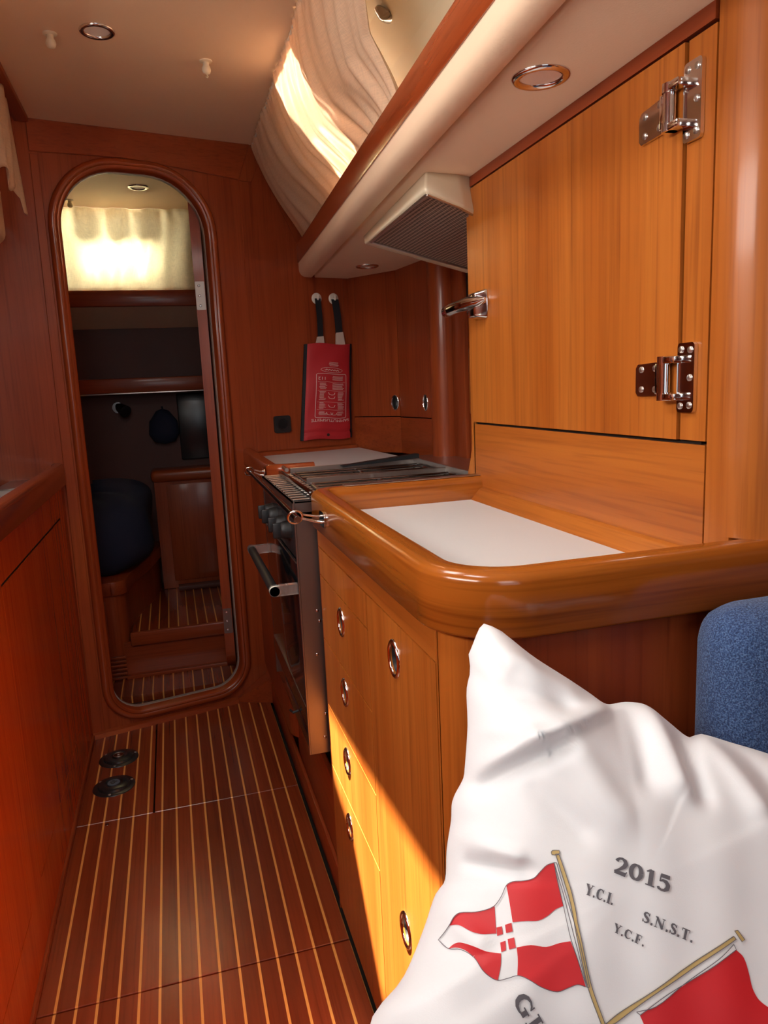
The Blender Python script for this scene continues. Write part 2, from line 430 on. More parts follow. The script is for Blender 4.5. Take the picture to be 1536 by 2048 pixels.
PO=(.279,.645,.912)
def _n(v):
    l=math.sqrt(sum(c*c for c in v)); return tuple(c/l for c in v)
PN=_n((-.16,-.80,.58))
PA=_n((.80,-.16,0.))
PB=(PN[1]*PA[2]-PN[2]*PA[1],PN[2]*PA[0]-PN[0]*PA[2],PN[0]*PA[1]-PN[1]*PA[0])
if PB[2]<0: PB=tuple(-c for c in PB)
PC=(.085,-.235)
POUT=[(0.0003,0.0006),(0.0074,-0.002),(0.0166,-0.0078),(0.0423,-0.0339),(0.0725,-0.0582),(0.0915,-0.0741),(0.1061,-0.0862),(0.1258,-0.0858),(0.1445,-0.0901),(0.1603,-0.1054),(0.1776,-0.1228),(0.1904,-0.1206),(0.2169,-0.1305),(0.25,-0.1435),(0.2939,-0.1636),(0.3468,-0.1789),(0.3418,-0.2589),(0.3168,-0.3589),(0.2968,-0.4589),(0.2868,-0.5289),(0.1968,-0.5189),(0.0878,-0.476),(-0.0212,-0.4381),(-0.1121,-0.4065),(-0.1666,-0.3875),(-0.1476,-0.3525),(-0.1366,-0.3175),(-0.1277,-0.3057),(-0.1103,-0.292),(-0.0984,-0.2757),(-0.0856,-0.2535),(-0.0747,-0.2322),(-0.0648,-0.2216),(-0.0606,-0.1986),(-0.0537,-0.1751),(-0.0503,-0.1588),(-0.0391,-0.1428),(-0.0361,-0.1344),(-0.0279,-0.0951),(-0.0245,-0.0628),(-0.018,-0.0441),(-0.0188,-0.0318),(-0.0127,-0.0198),(-0.0052,-0.0062)]
def _cat(r,k=4):
    n=len(r); o=[]
    for i in range(n):
        p0,p1,p2,p3=r[i-1],r[i],r[(i+1)%n],r[(i+2)%n]
        for j in range(k):
            t=j/k; o.append(tuple(.5*(2*p1[d]+(p2[d]-p0[d])*t+(2*p0[d]-5*p1[d]+4*p2[d]-p3[d])*t*t+(3*p1[d]-p0[d]-3*p2[d]+p3[d])*t**3) for d in (0,1)))
    return o
POUT=_cat(POUT)
def p_R(th):
    dx,dy=math.cos(th),math.sin(th); best=1e9; n=len(POUT)
    for i in range(n):
        x1,y1=POUT[i][0]-PC[0],POUT[i][1]-PC[1]; x2,y2=POUT[(i+1)%n][0]-PC[0],POUT[(i+1)%n][1]-PC[1]
        ex,ey=x2-x1,y2-y1; det=dx*(-ey)+dy*ex
        if abs(det)<1e-12: continue
        t=(x1*(-ey)+y1*ex)/det; u=(dx*y1-dy*x1)/det
        if t>0 and -1e-6<=u<=1+1e-6: best=min(best,t)
    return best
# fold lines: (a1,b1,a2,b2,height,width)  drawn on the cloth
FOLDS=[(-0.0301,-0.1357,0.1069,-0.0904,0.0103,0.008),(-0.0255,-0.1498,0.0451,-0.1257,-0.008,0.008),(0.0139,-0.0405,0.0655,-0.0735,0.0057,0.0096),(-0.001,-0.0712,0.0556,-0.0886,-0.0046,0.008),(0.1436,-0.0947,0.1396,-0.1606,0.008,0.0112),(0.1643,-0.1269,0.1567,-0.1734,-0.0069,0.008),(0.1869,-0.1259,0.2001,-0.1848,0.0069,0.0112),(0.1203,-0.1004,0.1127,-0.1573,-0.0057,0.0104),(0.2172,-0.1385,0.2371,-0.2094,-0.0057,0.0112),(-0.0536,-0.1886,-0.012,-0.2094,0.0057,0.008),(-0.0443,-0.2111,-0.0075,-0.2182,-0.0057,0.0064),(-0.0765,-0.24,-0.0488,-0.2651,0.0046,0.008),(0.0544,-0.1272,0.0799,-0.1819,0.0034,0.0128),(0.0165,-0.1572,0.0432,-0.1929,-0.0034,0.0112),(-0.03,-0.1019,0.0173,-0.1144,0.0046,0.008),(-0.0003,-0.0207,0.0109,-0.0507,0.0034,0.0056)]
def p_h(a,b,r):
    r=min(r,1.0)
    h=.060*(max(0.,1-r**2.2))**.62
    e=max(0.,1-r**6)
    w=0
    for (x1,y1,x2,y2,hh,ww) in FOLDS:
        dx,dy=x2-x1,y2-y1; L=math.hypot(dx,dy); dx/=L; dy/=L
        s=(a-x1)*dx+(b-y1)*dy; d=(a-x1)*(-dy)+(b-y1)*dx
        over=max(0.,-s,s-L)
        w+=1.45*hh*math.exp(-(d/ww)**2-(over/(ww*1.3))**2)
    w+=.0012*math.sin(a*90+b*40)*math.sin(b*70-a*30)
    return h+w*e
def p_surf(a,b,off=0.):
    dx,dy=a-PC[0],b-PC[1]; d=math.hypot(dx,dy)
    r=d/p_R(math.atan2(dy,dx)) if d>1e-9 else 0
    h=p_h(a,b,r)+off
    return tuple(PO[i]+PA[i]*a+PB[i]*b+PN[i]*h for i in range(3))
# ================================================================== the setting
TH = .2267                                     # the forward bulkhead is not quite square to the floor lines
BU = Vector((math.cos(TH), math.sin(TH), 0)); BN = Vector((math.sin(TH), -math.cos(TH), 0)); BP = Vector((-.36, 2.552, 0))
def bk(s, z, off=0.0):
    "point on the bulkhead: s along it, z up, off towards the galley"
    p = BP + BU*s + BN*off; return Vector((p.x, p.y, z))
def ledge_x(y): return .457+.0486*(y-.78)

# --- floor: four lift-out panels in one mesh, with the dark joints between
b = MB()
def slab(x0, x1, y0, y1, z=0.0): b.box(x0, x1, y0, y1, z-.018, z, .0012, 1)
slab(-.352, .266, -1.3, 1.352)
slab(-.352, .266, 1.356, 2.000)
slab(-.352, -.1435, 2.0008, 2.80)
slab(-.1395, .266, 2.0015, 2.80)
struct(b.build('floor', floorm, at=(0, 0, 0)))
b = MB(); b.box(-1.2, 1.2, -1.3, 4.2, -.06, -.03); struct(b.build('floor_bilge', gapmat, at=(0, 0, -.06)))
# forward cabin floor and step
b = MB(); b.box(-.8, .8, 2.83, 3.03, -.01, .02); struct(b.build('floor_cabin', floorm, at=(0, 0, 0)))
b = MB(); b.box(-.232, .8, 3.022, 3.8, .172, .212, .008); s_ = struct(b.build('floor_platform', floorm, at=(0, 0, 0)))
b = MB(); b.box(-.232, .8, 3.010, 3.030, .155, .2115, .008); struct(b.build('trim_5', red['X']))
b = MB(); b.box(-.26, .8, 3.024, 3.040, .02, .17); struct(b.build('wall_step', red['X']))
b = MB(); b.box(-.26, .8, 3.008, 3.026, .018, .034, .004); struct(b.build('trim_6', red['X']))

# --- ceiling with the hatch opening (unseen, shaped to cast the sun patch on the drawers)
hatch = [(-.186, 1.61), (-.166, .88), (-.302, .88), (-.308, 1.30), (-.248, 1.452), (-.236, 1.61)]
b = MB(); b.add(*plate([(-.335, -1.3), (.40, -1.3), (.40, 2.744), (-.335, 2.574)], [hatch], .03, lambda p, q, d: (p, q, 1.985+d)))
struct(b.build('ceiling', headliner, at=(0, 0, 1.985)))
b = MB(); b.box(-1.15, -.335, -1.3, 2.9, 1.985, 2.02); struct(b.build('ceiling_port', red['Y']))
# dark edge moulding along the port side of the headliner
b = MB(); b.box(-.365, -.325, -1.3, 2.55, 1.971, 1.99, .004); struct(b.build('trim_4', red['Y']))

# --- forward bulkhead with the oval doorway
def s_of(x): return (x+.36)/math.cos(TH)
door_ring = rrect(s_of(-.272), s_of(.176), .062, 1.862, (.10, .10, .185, .185), 10)
b = MB(); b.add(*plate([(-.90, -.03), (1.40, -.03), (1.40, 2.02), (-.90, 2.02)], [door_ring], .03, lambda p, q, d: bk(p, q, -d)))
struct(b.build('wall_front', redb['Z'], at=(0, 2.6, 0)))
def ring_frames(ring):
    fr = []; n = len(ring)
    for i in range(n):
        a = Vector(ring[i-1]); c = Vector(ring[(i+1) % n]); t = (c-a).normalized()
        fr.append((BU*t.y - Vector((0, 0, 1))*t.x, BN))     # outward, towards the room
    return fr
path = [bk(p, q) for p, q in door_ring]; fr = ring_frames(door_ring)
prof = [(-.001, -.032), (-.001, .012), (.003, .017), (.010, .018), (.014, .014), (.018, .017), (.027, .016), (.034, .010), (.036, 0), (.036, -.032)]
b = MB(); b.sweep(prof, path, fr, closed_path=True); struct(b.build('trim_1', frame_wood, smooth=50))
b = MB(); b.sweep([(-.004, -.034), (-.004, -.020), (0, -.020), (0, -.034)], path, fr, closed_path=True)
struct(b.build('trim_2', simple('door_seal', (.34, .27, .23), .4)))
# boards on the bulkhead: header, port stile, sill
def bboard(name, pts, d, mat, z=None):
    b = MB(); b.prism([bk(p, q, 0) for p, q in pts], [bk(p, q, d) for p, q in pts], .0015, 1); return struct(b.build(name, mat))
arch = [(p, q) for p, q in rrect(s_of(-.272)-.036, s_of(.176)+.036, .02, 1.898, (.12, .12, .22, .22), 10)]
bboard('trim_7', [(s_of(-.335), 1.892), (s_of(-.06), 1.899), (s_of(.30), 1.868), (s_of(.345), 1.985), (s_of(-.335), 1.985)], .006, red['X'])
bboard('trim_8', [(s_of(-.352), 0), (s_of(-.312), 0), (s_of(-.312), 1.885), (s_of(-.335), 1.885)], .004, red['Z'])
bboard('trim_9', [(s_of(.30), .93), (s_of(.67), .93), (s_of(.67), 1.56), (s_of(.52), 1.62), (s_of(.375), 1.93), (s_of(.345), 1.865), (s_of(.30), 1.865)], .003, red['Z'])
b = MB(); b.prism([bk(s_of(-.35), 0, .0), bk(s_of(-.35), 0, .022), bk(s_of(-.35), .014, .018), bk(s_of(-.35), .018, 0)],
                  [bk(s_of(.15), 0, .0), bk(s_of(.15), 0, .022), bk(s_of(.15), .014, .018), bk(s_of(.15), .018, 0)]); struct(b.build('baseboard_front', red['X']))
# wedge fillet where the sill meets the starboard kick
b = MB()
A0 = bk(s_of(.135), .0, .001); A1 = bk(s_of(.285), .0, .001)
b.prism([A0, A1, (A1.x, A1.y-.10, 0)], [bk(s_of(.135), .006, .001), bk(s_of(.285), .10, .001), (A1.x, A1.y-.10, .10)], .001, 1)
struct(b.build('trim_10', red['X']))

# --- hull sides and stern, outside the view but closing the room
b = MB(); b.box(-1.12, -1.09, -1.3, 2.9, -.05, 1.50); b.box(-1.12, -1.09, -1.3, -.25, 1.50, 2.0); b.box(-1.12, -1.09, .95, 2.9, 1.50, 2.0); b.box(-1.12, -1.09, -.25, .95, 1.78, 2.0)
struct(b.build('wall_left', redb['Z'], at=(-1.1, 0, 0)))
b = MB(); b.box(1.06, 1.09, -1.3, 2.95, -.05, 1.60); struct(b.build('wall_right', redb['Z'], at=(1.07, 0, 0)))
b = MB(); b.box(-1.1, -.42, -1.33, -1.3, -.05, 2.0); b.box(.42, 1.1, -1.33, -1.3, -.05, 2.0); b.box(-.42, .42, -1.33, -1.3, -.05, .95)
struct(b.build('wall_back', redb['Z'], at=(0, -1.3, 0)))

# --- starboard deckhead lining seen past the curtain, with the galley window in it
def liner_pt(y, t):
    # t 0 at the headliner edge .. 1 at the side deck
    pts = [(.385, 1.992), (.455, 1.955), (.525, 1.88), (.575, 1.79), (.61, 1.69), (.63, 1.56)]
    k = t*(len(pts)-1); i = min(int(k), len(pts)-2); f = k-i
    return Vector((pts[i][0]*(1-f)+pts[i+1][0]*f, y, pts[i][1]*(1-f)+pts[i+1][1]*f))
WY0, WY1, WT0, WT1 = 1.86, 2.08, .05, .66
def wsh(t): return .04-.13*max(0, min(1, (t-WT0)/(WT1-WT0)))          # opening skewed so its light patch slants on the curtain
def lp_(y, t):
    k = max(0, 1-abs(y-1.985)/.7); return liner_pt(y+wsh(t)*min(1, k*1.3), t)
ys = [-1.3, 0, .8, 1.2, 1.5, WY0, WY1, 2.45, 2.95]; ts = [0, .02, WT0, .3, .48, WT1, .7, .8, .9, 1.0]
b = MB()
for i in range(len(ys)-1):
    for j in range(len(ts)-1):
        if ys[i] >= WY0-1e-6 and ys[i+1] <= WY1+1e-6 and ts[j] >= WT0-1e-6 and ts[j+1] <= WT1+1e-6: continue
        n = len(b.v)
        b.v += [tuple(lp_(ys[i], ts[j])), tuple(lp_(ys[i+1], ts[j])), tuple(lp_(ys[i+1], ts[j+1])), tuple(lp_(ys[i], ts[j+1]))]
        b.f.append((n, n+1, n+2, n+3))
b2 = MB(); N0 = len(b.v)
b.v += [tuple(Vector(v)+Vector((.02, 0, .02))) for v in b.v[:N0]]; b.f += [tuple(q+N0 for q in f)[::-1] for f in b.f[:]]
struct(b.build('wall_right_deckhead', liner, at=(.6, 1, 1.6), smooth=60, recalc=False))
# window frame
b = MB()
wr = [lp_(WY0, WT0), lp_(WY1, WT0), lp_(WY1, WT1), lp_(WY0, WT1)]
for i in range(4): b.tube([wr[i], wr[(i+1) % 4]], .005, 8)
struct(b.build('window_1', satin))

# --- forward cabin shell
b = MB(); b.prism([(-.85, 2.47, 1.985), (.85, 2.863, 1.985), (.85, 3.9, 1.985), (-.85, 3.9, 1.985)], [(-.85, 2.47, 2.01), (.85, 2.863, 2.01), (.85, 3.9, 2.01), (-.85, 3.9, 2.01)]); struct(b.build('ceiling_cabin', headliner, at=(0, 3.2, 1.985)))
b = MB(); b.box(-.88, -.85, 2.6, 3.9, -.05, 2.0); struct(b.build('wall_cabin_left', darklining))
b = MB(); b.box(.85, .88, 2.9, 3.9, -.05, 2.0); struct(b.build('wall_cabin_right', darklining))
ywall = 3.80
b = MB()
b.add(*plate([(-.88, -.05), (.88, -.05), (.88, 2.0), (-.88, 2.0)], [rrect(-.42, .01, 1.695, 1.955, .04)], .03, lambda p, q, d: (p, ywall+d, q)))
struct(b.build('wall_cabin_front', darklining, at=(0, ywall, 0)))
b = MB(); rr = rrect(-.42, .01, 1.695, 1.955, .04); b.tube([(p, ywall-.004, q) for p, q in rr+[rr[0]]], .008, 8, caps=False); struct(b.build('window_2', satin))

# ================================================================== things of the forward cabin
def curtain(name, fn, nu, nv, mat, label, cat='curtain', group=None):
    b = MB(); b.grid([[fn(i/(nu-1), j/(nv-1)) for j in range(nv)] for i in range(nu)])
    o = b.build(name, mat, smooth=180); tag(o, label, cat, group)
    md = o.modifiers.new('s', 'SOLIDIFY'); md.thickness = .0012
    return o
def cabin_curtain(u, v):
    x = -.62+1.24*u; z = 1.9845-(1.9845-1.628)*v
    y = 3.655+.010*math.sin(u*62+1.3*math.sin(v*3+u*9))*(1-.35*v)+.006*math.sin(u*19+v*4)
    if v < .12: y += .004*math.sin(u*150)
    return (x, y, z)
curtain('curtain', cabin_curtain, 160, 22, linen2, 'pale gathered curtain glowing in front of the cabin window, seen through the doorway')
# shadow flaps of the awning outside
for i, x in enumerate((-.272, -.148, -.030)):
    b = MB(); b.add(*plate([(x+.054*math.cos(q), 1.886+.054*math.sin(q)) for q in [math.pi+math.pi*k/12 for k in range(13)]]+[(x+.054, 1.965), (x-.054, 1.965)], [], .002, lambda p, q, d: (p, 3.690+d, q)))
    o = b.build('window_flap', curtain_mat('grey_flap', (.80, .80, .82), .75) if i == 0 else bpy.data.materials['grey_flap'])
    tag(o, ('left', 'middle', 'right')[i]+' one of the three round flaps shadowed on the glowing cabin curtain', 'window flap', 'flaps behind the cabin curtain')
t = thing('wall_shelf', 'wooden shelf with deep front board below the bright cabin curtain', 'shelf', (0, 3.6, 1.45))
b = MB(); b.box(-.84, .84, 3.615, 3.635, 1.553, 1.625, .006); b.build('front_board', red['X'], t)
b = MB(); b.box(-.84, .84, 3.636, 3.80, 1.553, 1.57); b.build('shelf_board', red['X'], t)
b = MB(); b.prism([(-.84, 3.62, 1.552), (-.84, 3.79, 1.47), (-.84, 3.79, 1.552)], [(.84, 3.62, 1.552), (.84, 3.79, 1.47), (.84, 3.79, 1.552)]); b.build('soffit', cream, t)
t = thing('book_shelf', 'dark wooden lower shelf with a pale edge strip, across the cabin end', 'shelf', (0, 3.66, 1.16))
b = MB(); b.box(-.84, .84, 3.645, 3.665, 1.168, 1.235, .006); b.build('front_board', red['X'], t)
b = MB(); b.box(-.84, .84, 3.664, 3.80, 1.168, 1.18); b.build('shelf_board', red['X'], t)
b = MB(); b.box(-.84, .84, 3.640, 3.648, 1.162, 1.168, .001); b.build('edge_strip', satin, t)
t = thing('locker_unit', 'low dark wooden locker with rounded top edge at the far end of the cabin', 'locker', (.3, 3.7, .212))
b = MB(); b.box(-.10, .84, 3.655, 3.795, .213, .745); b.build('carcass', redb['Z'], t)
b = MB(); b.box(-.112, .84, 3.635, 3.80, .738, .797, .022, 4); b.build('top', red['X'], t)
b = MB(); b.box(-.045, .40, 3.648, 3.656, .25, .725, .002); b.build('door', red['Z'], t)
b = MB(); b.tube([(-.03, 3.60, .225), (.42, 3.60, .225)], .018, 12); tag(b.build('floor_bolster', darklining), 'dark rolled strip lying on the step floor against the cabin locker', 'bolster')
t = thing('berth_base', 'rounded wooden berth end with a louvred vent near the floor, inside the doorway', 'berth', (-.45, 3.2, .02))
pts = [(-.84, 3.02), (-.30, 3.02)] + [(-.29+.055*math.sin(a), 3.075-.055*math.cos(a)) for a in [math.radians(q) for q in range(0, 91, 15)]] + [(-.215, 3.20), (-.150, 3.45), (-.112, 3.655), (-.112, 3.79), (-.84, 3.79)]
b = MB(); b.prism([(x, y, .02) for x, y in pts], [(x, y, .372) for x, y in pts]); b.build('carcass', redb['Z'], t, smooth=40)
b = MB(); b.prism([(x*1.0+(.010 if x > -.8 else 0), y-(.012 if y < 3.6 else 0), .372) for x, y in pts], [(x+(.010 if x > -.8 else 0), y-(.012 if y < 3.6 else 0), .43) for x, y in pts], .006, 2); b.build('top_rail', red['Y'], t, smooth=40)
b = MB(); b.box(-.60, -.312, 3.012, 3.021, .16, .35, .002); b.build('drawer', red['X'], t)
b = MB()
for k in range(6): b.box(-.42, -.256, 3.008, 3.0195, .026+k*.017, .035+k*.017, .0015)
o = b.build('vent_grille', red['X'], t); 
def duvet(u, v):
    a = 2*math.pi*u; ph = math.pi*(v-.5)
    cx, cy, cz = -.34, 3.33, .60
    rx = .235*abs(math.cos(ph))**.55; 
    q = 1+.05*math.sin(3*a+2*v*5)+.03*math.sin(7*a+v*9)
    x = cx+rx*math.copysign(abs(math.cos(a))**.7, math.cos(a))*q
    y = cy+1.15*rx*math.copysign(abs(math.sin(a))**.7, math.sin(a))
    z = cz+.165*math.copysign(abs(math.sin(ph))**.75, math.sin(ph))+.012*math.sin(5*a)+ (.03*math.sin(a*2+1))
    return (x, y, max(z, .432))
b = MB(); b.grid([[duvet(i/47, j/23) for j in range(24)] for i in range(48)])
tag(b.build('bedding_bundle', navy, smooth=180), 'dark navy bundle of bedding heaped on the berth inside the doorway', 'bedding')
b = MB(); b.lathe([(.005, .0), (.05, .012), (.072, .05), (.066, .11), (.03, .16), (.004, .17)], (-.031, 3.762, .915), (.0, 0, 1), 20, sx=1., sy=.52)
b.tube([(-.031, 3.799, 1.088), (-.031, 3.775, 1.088), (-.031, 3.768, 1.095)], .004)
tag(b.build('cap', navy, smooth=60), 'dark blue cap hanging in the cabin against the far lining', 'cap')
t = thing('reading_lamp', 'small dark swivel reading lamp below the lower cabin shelf', 'lamp', (-.23, 3.79, 1.10))
b = MB(); b.lathe([(.026, 0), (.026, .010)], (-.235, 3.798, 1.10), (0, -1, 0)); b.build('wall_plate', darkchrome, t)
b = MB(); b.lathe([(.012, 0), (.022, .02), (.030, .07)], (-.235, 3.77, 1.11), (.5, -.7, -.4)); b.build('lamp_shade', enamel, t)
b = MB(); b.tube([(-.235, 3.79, 1.10), (-.235, 3.77, 1.11)], .007); b.build('stem', darkchrome, t)
b = MB(); b.box(.04, .30, 3.775, 3.799, .83, 1.155, .006); tag(b.build('wall_panel', enamel), 'black rectangular panel above the cabin locker', 'panel')
def towel(u, v):
    y = 2.98+.16*v; x = .212-.012*(1-v)+.006*math.sin(u*25+v*3); z = .92-.44*u
    return (x-.02*math.sin(u*2.6)*(1-v), y, z)
curtain('towel', towel, 24, 12, green, 'strip of lime green cloth hanging behind the cabin door edge', 'towel')

# door leaf, folded back into the forward cabin
d = MB()
ld = Vector((.105, 1, 0)).normalized(); lw = Vector((ld.y, -ld.x, 0))
P0 = Vector((.1585, 2.712, 0))
def leaf(p, q, dd): return P0 + ld*p + Vector((0, 0, q)) - lw*dd
d.add(*plate(rrect(0, .45, .10, 1.83, (.09, .09, .17, .02), 8), [], .034, leaf))
o = d.build('door_1', red['Z']); struct(o); DO = o
for z in (1.485, .305):
    h = MB(); h.add(*plate(rrect(-.016, .0155, -.048, .048, .002, 1), [], .0015, lambda p, q, dd: P0 - lw*.0170 + lw*p*1.0 + Vector((0, 0, z+q)) - ld*(dd+.0002)))
    hg = h.build('door_hinge', stovesteel, o); hg['label'] = 'steel hinge leaf'
    for dz in (-.034, 0, .034):
        s = MB(); s.lathe([(.0048, 0), (.003, .0015)], P0-lw*.020+Vector((0, 0, z+dz))-ld*.0015, -ld, 10); s.build('screw', chrome, hg)
# ================================================================== starboard galley
XF = .269
def px(x, t=.018):      # panel on an x=const face looking to port
    return lambda p, q, d: (x-d, p, q)
# ---- drawer and door unit
gc = thing('galley_cabinet', 'teak galley cabinet with a stack of drawers and a tall door under the white worktop', 'cabinet', (.45, 1.08, 0))
b = MB()
b.box(.296, .85, .76, 1.452, .0, .878); b.box(.287, .2962, 1.448, 1.452, 0, .878)
b.build('carcass', gapmat, gc)
# rounded corner post and end panel
pts = [(XF, .757), (XF, .750)]+[(XF+.055-.055*math.cos(a), .752-.055*math.sin(a)) for a in [math.radians(q) for q in range(0, 91, 10)]]
pts = pts + [(.335, .697), (.335, .757)]
b = MB(); b.prism([(x, y, 0) for x, y in pts], [(x, y, .88) for x, y in pts]); b.build('corner_post', teak['Z'], gc, smooth=40)
b = MB(); b.box(.335, 1.05, .698, .715, 0, .879); b.build('end_panel', redb['Z'], gc)  # darker red wood carries the shade of this aft-facing side
b = MB(); b.box(XF, .295, .7585, 1.452, .832, .882, .001, 1); b.build('top_rail', teak['Y'], gc)
b = MB(); b.box(XF, .295, 1.4525, 1.4565, .0, .882); b.build('side_stile', red['Z'], gc)
def pull(parent, y, z, w=.021, h=.0215, x=XF):
    "oval chrome finger pull with a dark dished cup"
    P = []
    N = 32
    for (o, dx) in ((0.0045, .0002), (.0040, .0022), (.0018, .0036), (-.0006, .0026), (-.0012, .0008)):
        P.append([(x-dx, y+(w+o)*math.cos(2*math.pi*i/N), z+(h+o*1.1)*math.copysign(abs(math.sin(2*math.pi*i/N))**1.0, math.sin(2*math.pi*i/N))*(1+.06*abs(math.sin(2*math.pi*i/N))**6)) for i in range(N)])
    b = MB(); b.grid(P, closed_v=True); ring = b.build('pull', chrome, parent, smooth=60); ring['label'] = 'oval chrome finger pull'
    P = []
    for k in range(7):
        s = math.cos(k/6*math.pi/2); dd = .020*math.sin(k/6*math.pi/2)
        s = max(s, .02)
        P.append([(x+.002+dd, y+(w-.001)*s*math.cos(2*math.pi*i/N), z+(h-.001)*s*math.sin(2*math.pi*i/N)) for i in range(N)])
    b = MB(); b.grid(P, closed_v=True); b.build('pull_cup', cupmat, ring, smooth=180)
def front(name, y0, y1, z0, z1, mat, pulls, w=.020, h=.0215):
    holes = [ellipse(y, z, w, h) for y, z in pulls]
    b = MB(); b.add(*plate([(y0, z0), (y1, z0), (y1, z1), (y0, z1)], holes, .017, lambda p, q, d: (XF+d, p, q)))
    o = b.build(name, mat, gc)
    for y, z in pulls: pull(o, y, z, w, h)
    return o
front('false_front', 1.0745, 1.4515, 0.7733, 0.8295, teakb['Z'], [])
front('drawer', 1.0745, 1.4515, 0.6360, 0.7700, teakb['Z'], [(1.268, .725)])
front('drawer', 1.0745, 1.4515, 0.4910, 0.6325, teakb['Z'], [(1.270, .587)])
front('drawer', 1.0745, 1.4515, 0.3530, 0.4875, teakb['Z'], [(1.283, .441)])
front('drawer', 1.0745, 1.4515, 0.0150, 0.3495, teakb['Z'], [(1.294, .296)])
front('door', .7600, 1.0720, .0150, .8305, teak['Z'], [(.929, .776), (.929, .352)], .0205, .0220)

# ---- white worktop with its varnished fiddle
wt = thing('worktop', 'white laminate worktop framed by a thick rounded teak fiddle beside the stove', 'worktop', (.45, 1.05, .88))
b = MB(); b.box(.285, .625, .70, 1.435, .885, .905); b.build('surface', laminate, wt)
def arc(cx, cy, r, a0, a1, n): return [(cx+r*math.cos(math.radians(a0+(a1-a0)*i/n)), cy+r*math.sin(math.radians(a0+(a1-a0)*i/n))) for i in range(n+1)]
def plan_path(pts, z):
    P = [Vector((x, y, z)) for x, y in pts]; F = []
    for i, p in enumerate(P):
        t = (P[min(i+1, len(P)-1)]-P[max(i-1, 0)]).normalized()
        F.append((Vector((t.y, -t.x, 0)), Vector((0, 0, 1))))       # P = right-hand side of travel
    return P, F
def fiddle_prof(w, z0, z1, r=.014):
    # p: -w/2..w/2 ; q: z0..z1 (relative)
    pr = [(-w/2+.004, z0), (w/2-.006, z0), (w/2, z0+.008)]
    for k in range(0, 7): a = math.radians(90*k/6); pr.append((w/2-r+r*math.cos(a), z1-r+r*math.sin(a)))
    for k in range(0, 7): a = math.radians(90+90*k/6); pr.append((-w/2+r+r*math.cos(a), z1-r+r*math.sin(a)))
    pr.append((-w/2, z0+.004)); return pr
# travel: from the far end, towards the viewer, round the corner, then outboard
pp_ = [(.625, 1.437), (.40, 1.437)] + arc(.312, 1.397, .040, 90, 180, 8) + [(.272, 1.2), (.272, 1.0)] + arc(.352, .768, .080, 180, 270, 12) + [(.50, .688), (.80, .688), (1.05, .688)]
P, F = plan_path(pp_, 0); 
b = MB(); b.sweep(fiddle_prof(.042, .880, .953), P, [(-f[0], f[1]) for f in F])
fid = b.build('fiddle', fiddle_wood, wt, smooth=50)
b = MB(); b.prism([(.592, .70, .904), (.625, .70, .904), (.625, .70, .930), (.612, .70, .926)], [(.592, 1.42, .904), (.625, 1.42, .904), (.625, 1.42, .930), (.612, 1.42, .926)], .0015, 2)
b.build('corner_fillet', teak['Y'], wt)
b = MB(); b.box(.325, .625, 1.425, 1.449, .9535, .9548, .0004, 1); e_ = b.build('edge_strip', satin, wt); e_['label'] = 'thin steel strip along the fiddle next to the stove'

# ---- tall locker
XC = .62
tl = thing('tall_locker', 'tall teak locker with one big slanted-top door, chrome hinges and latch', 'locker', (.8, 1.08, .905))
b = MB(); b.box(XC+.006, 1.05, .76, 1.452, .906, 1.55); b.build('carcass', gapmat, tl)
b = MB(); b.box(XC+.001, XC+.02, 1.4505, 1.458, .906, 1.551, .001, 1); 
b.prism([(XC+.001, 1.458, .906), (XC+.02, 1.458, .906), (XC+.02, 1.52, .906), (XC-.004, 1.505, .906)], [(XC+.001, 1.457, 1.03), (XC+.02, 1.457, 1.03), (XC+.02, 1.4585, 1.03), (XC+.001, 1.458, 1.03)])
b.box(XC+.001, 1.05, 1.452, 1.470, .906, 1.551)
b.build('side_panel', teak['Z'], tl)
def pl(name, ring, mat, x=XC, t=.018, bev=0):
    b = MB(); b.add(*plate(ring, [], t, lambda p, q, d: (x+d, p, q))); return b.build(name, mat, tl)
pl('door', [(.7965, 1.0655), (1.4490, 1.0655), (1.4490, 1.5290), (.7965, 1.5290)], teakb['Z'], XC-.003, .020)
pl('stile', [(.7465, 1.0655), (.7925, 1.0655), (.7925, 1.5290), (.7465, 1.5290)], teak['Z'])
pl('lower_panel', [(.7465, .910), (1.4500, .910), (1.4500, 1.0605), (.7465, 1.0605)], teakb['Y'])
pl('header', [(.7465, 1.5325), (1.4500, 1.5325), (1.4500, 1.5515), (.7465, 1.5515)], red['Y'], XC-.003, .021)
pts = [(XC, .7435), (XC, .735)]+[(XC+.062-.062*math.cos(math.radians(q)), .735-.062*math.sin(math.radians(q))) for q in range(0, 91, 9)]+[(.75, .673), (1.05, .671), (1.05, .7435)]
b = MB(); b.prism([(x, max(y, .7095), .90) for x, y in pts], [(x, max(y, .7095), .953) for x, y in pts])
b.prism([(x, y, .953) for x, y in pts], [(x, y, 1.552) for x, y in pts]); b.build('corner_post', teak['Z'], tl, smooth=40)
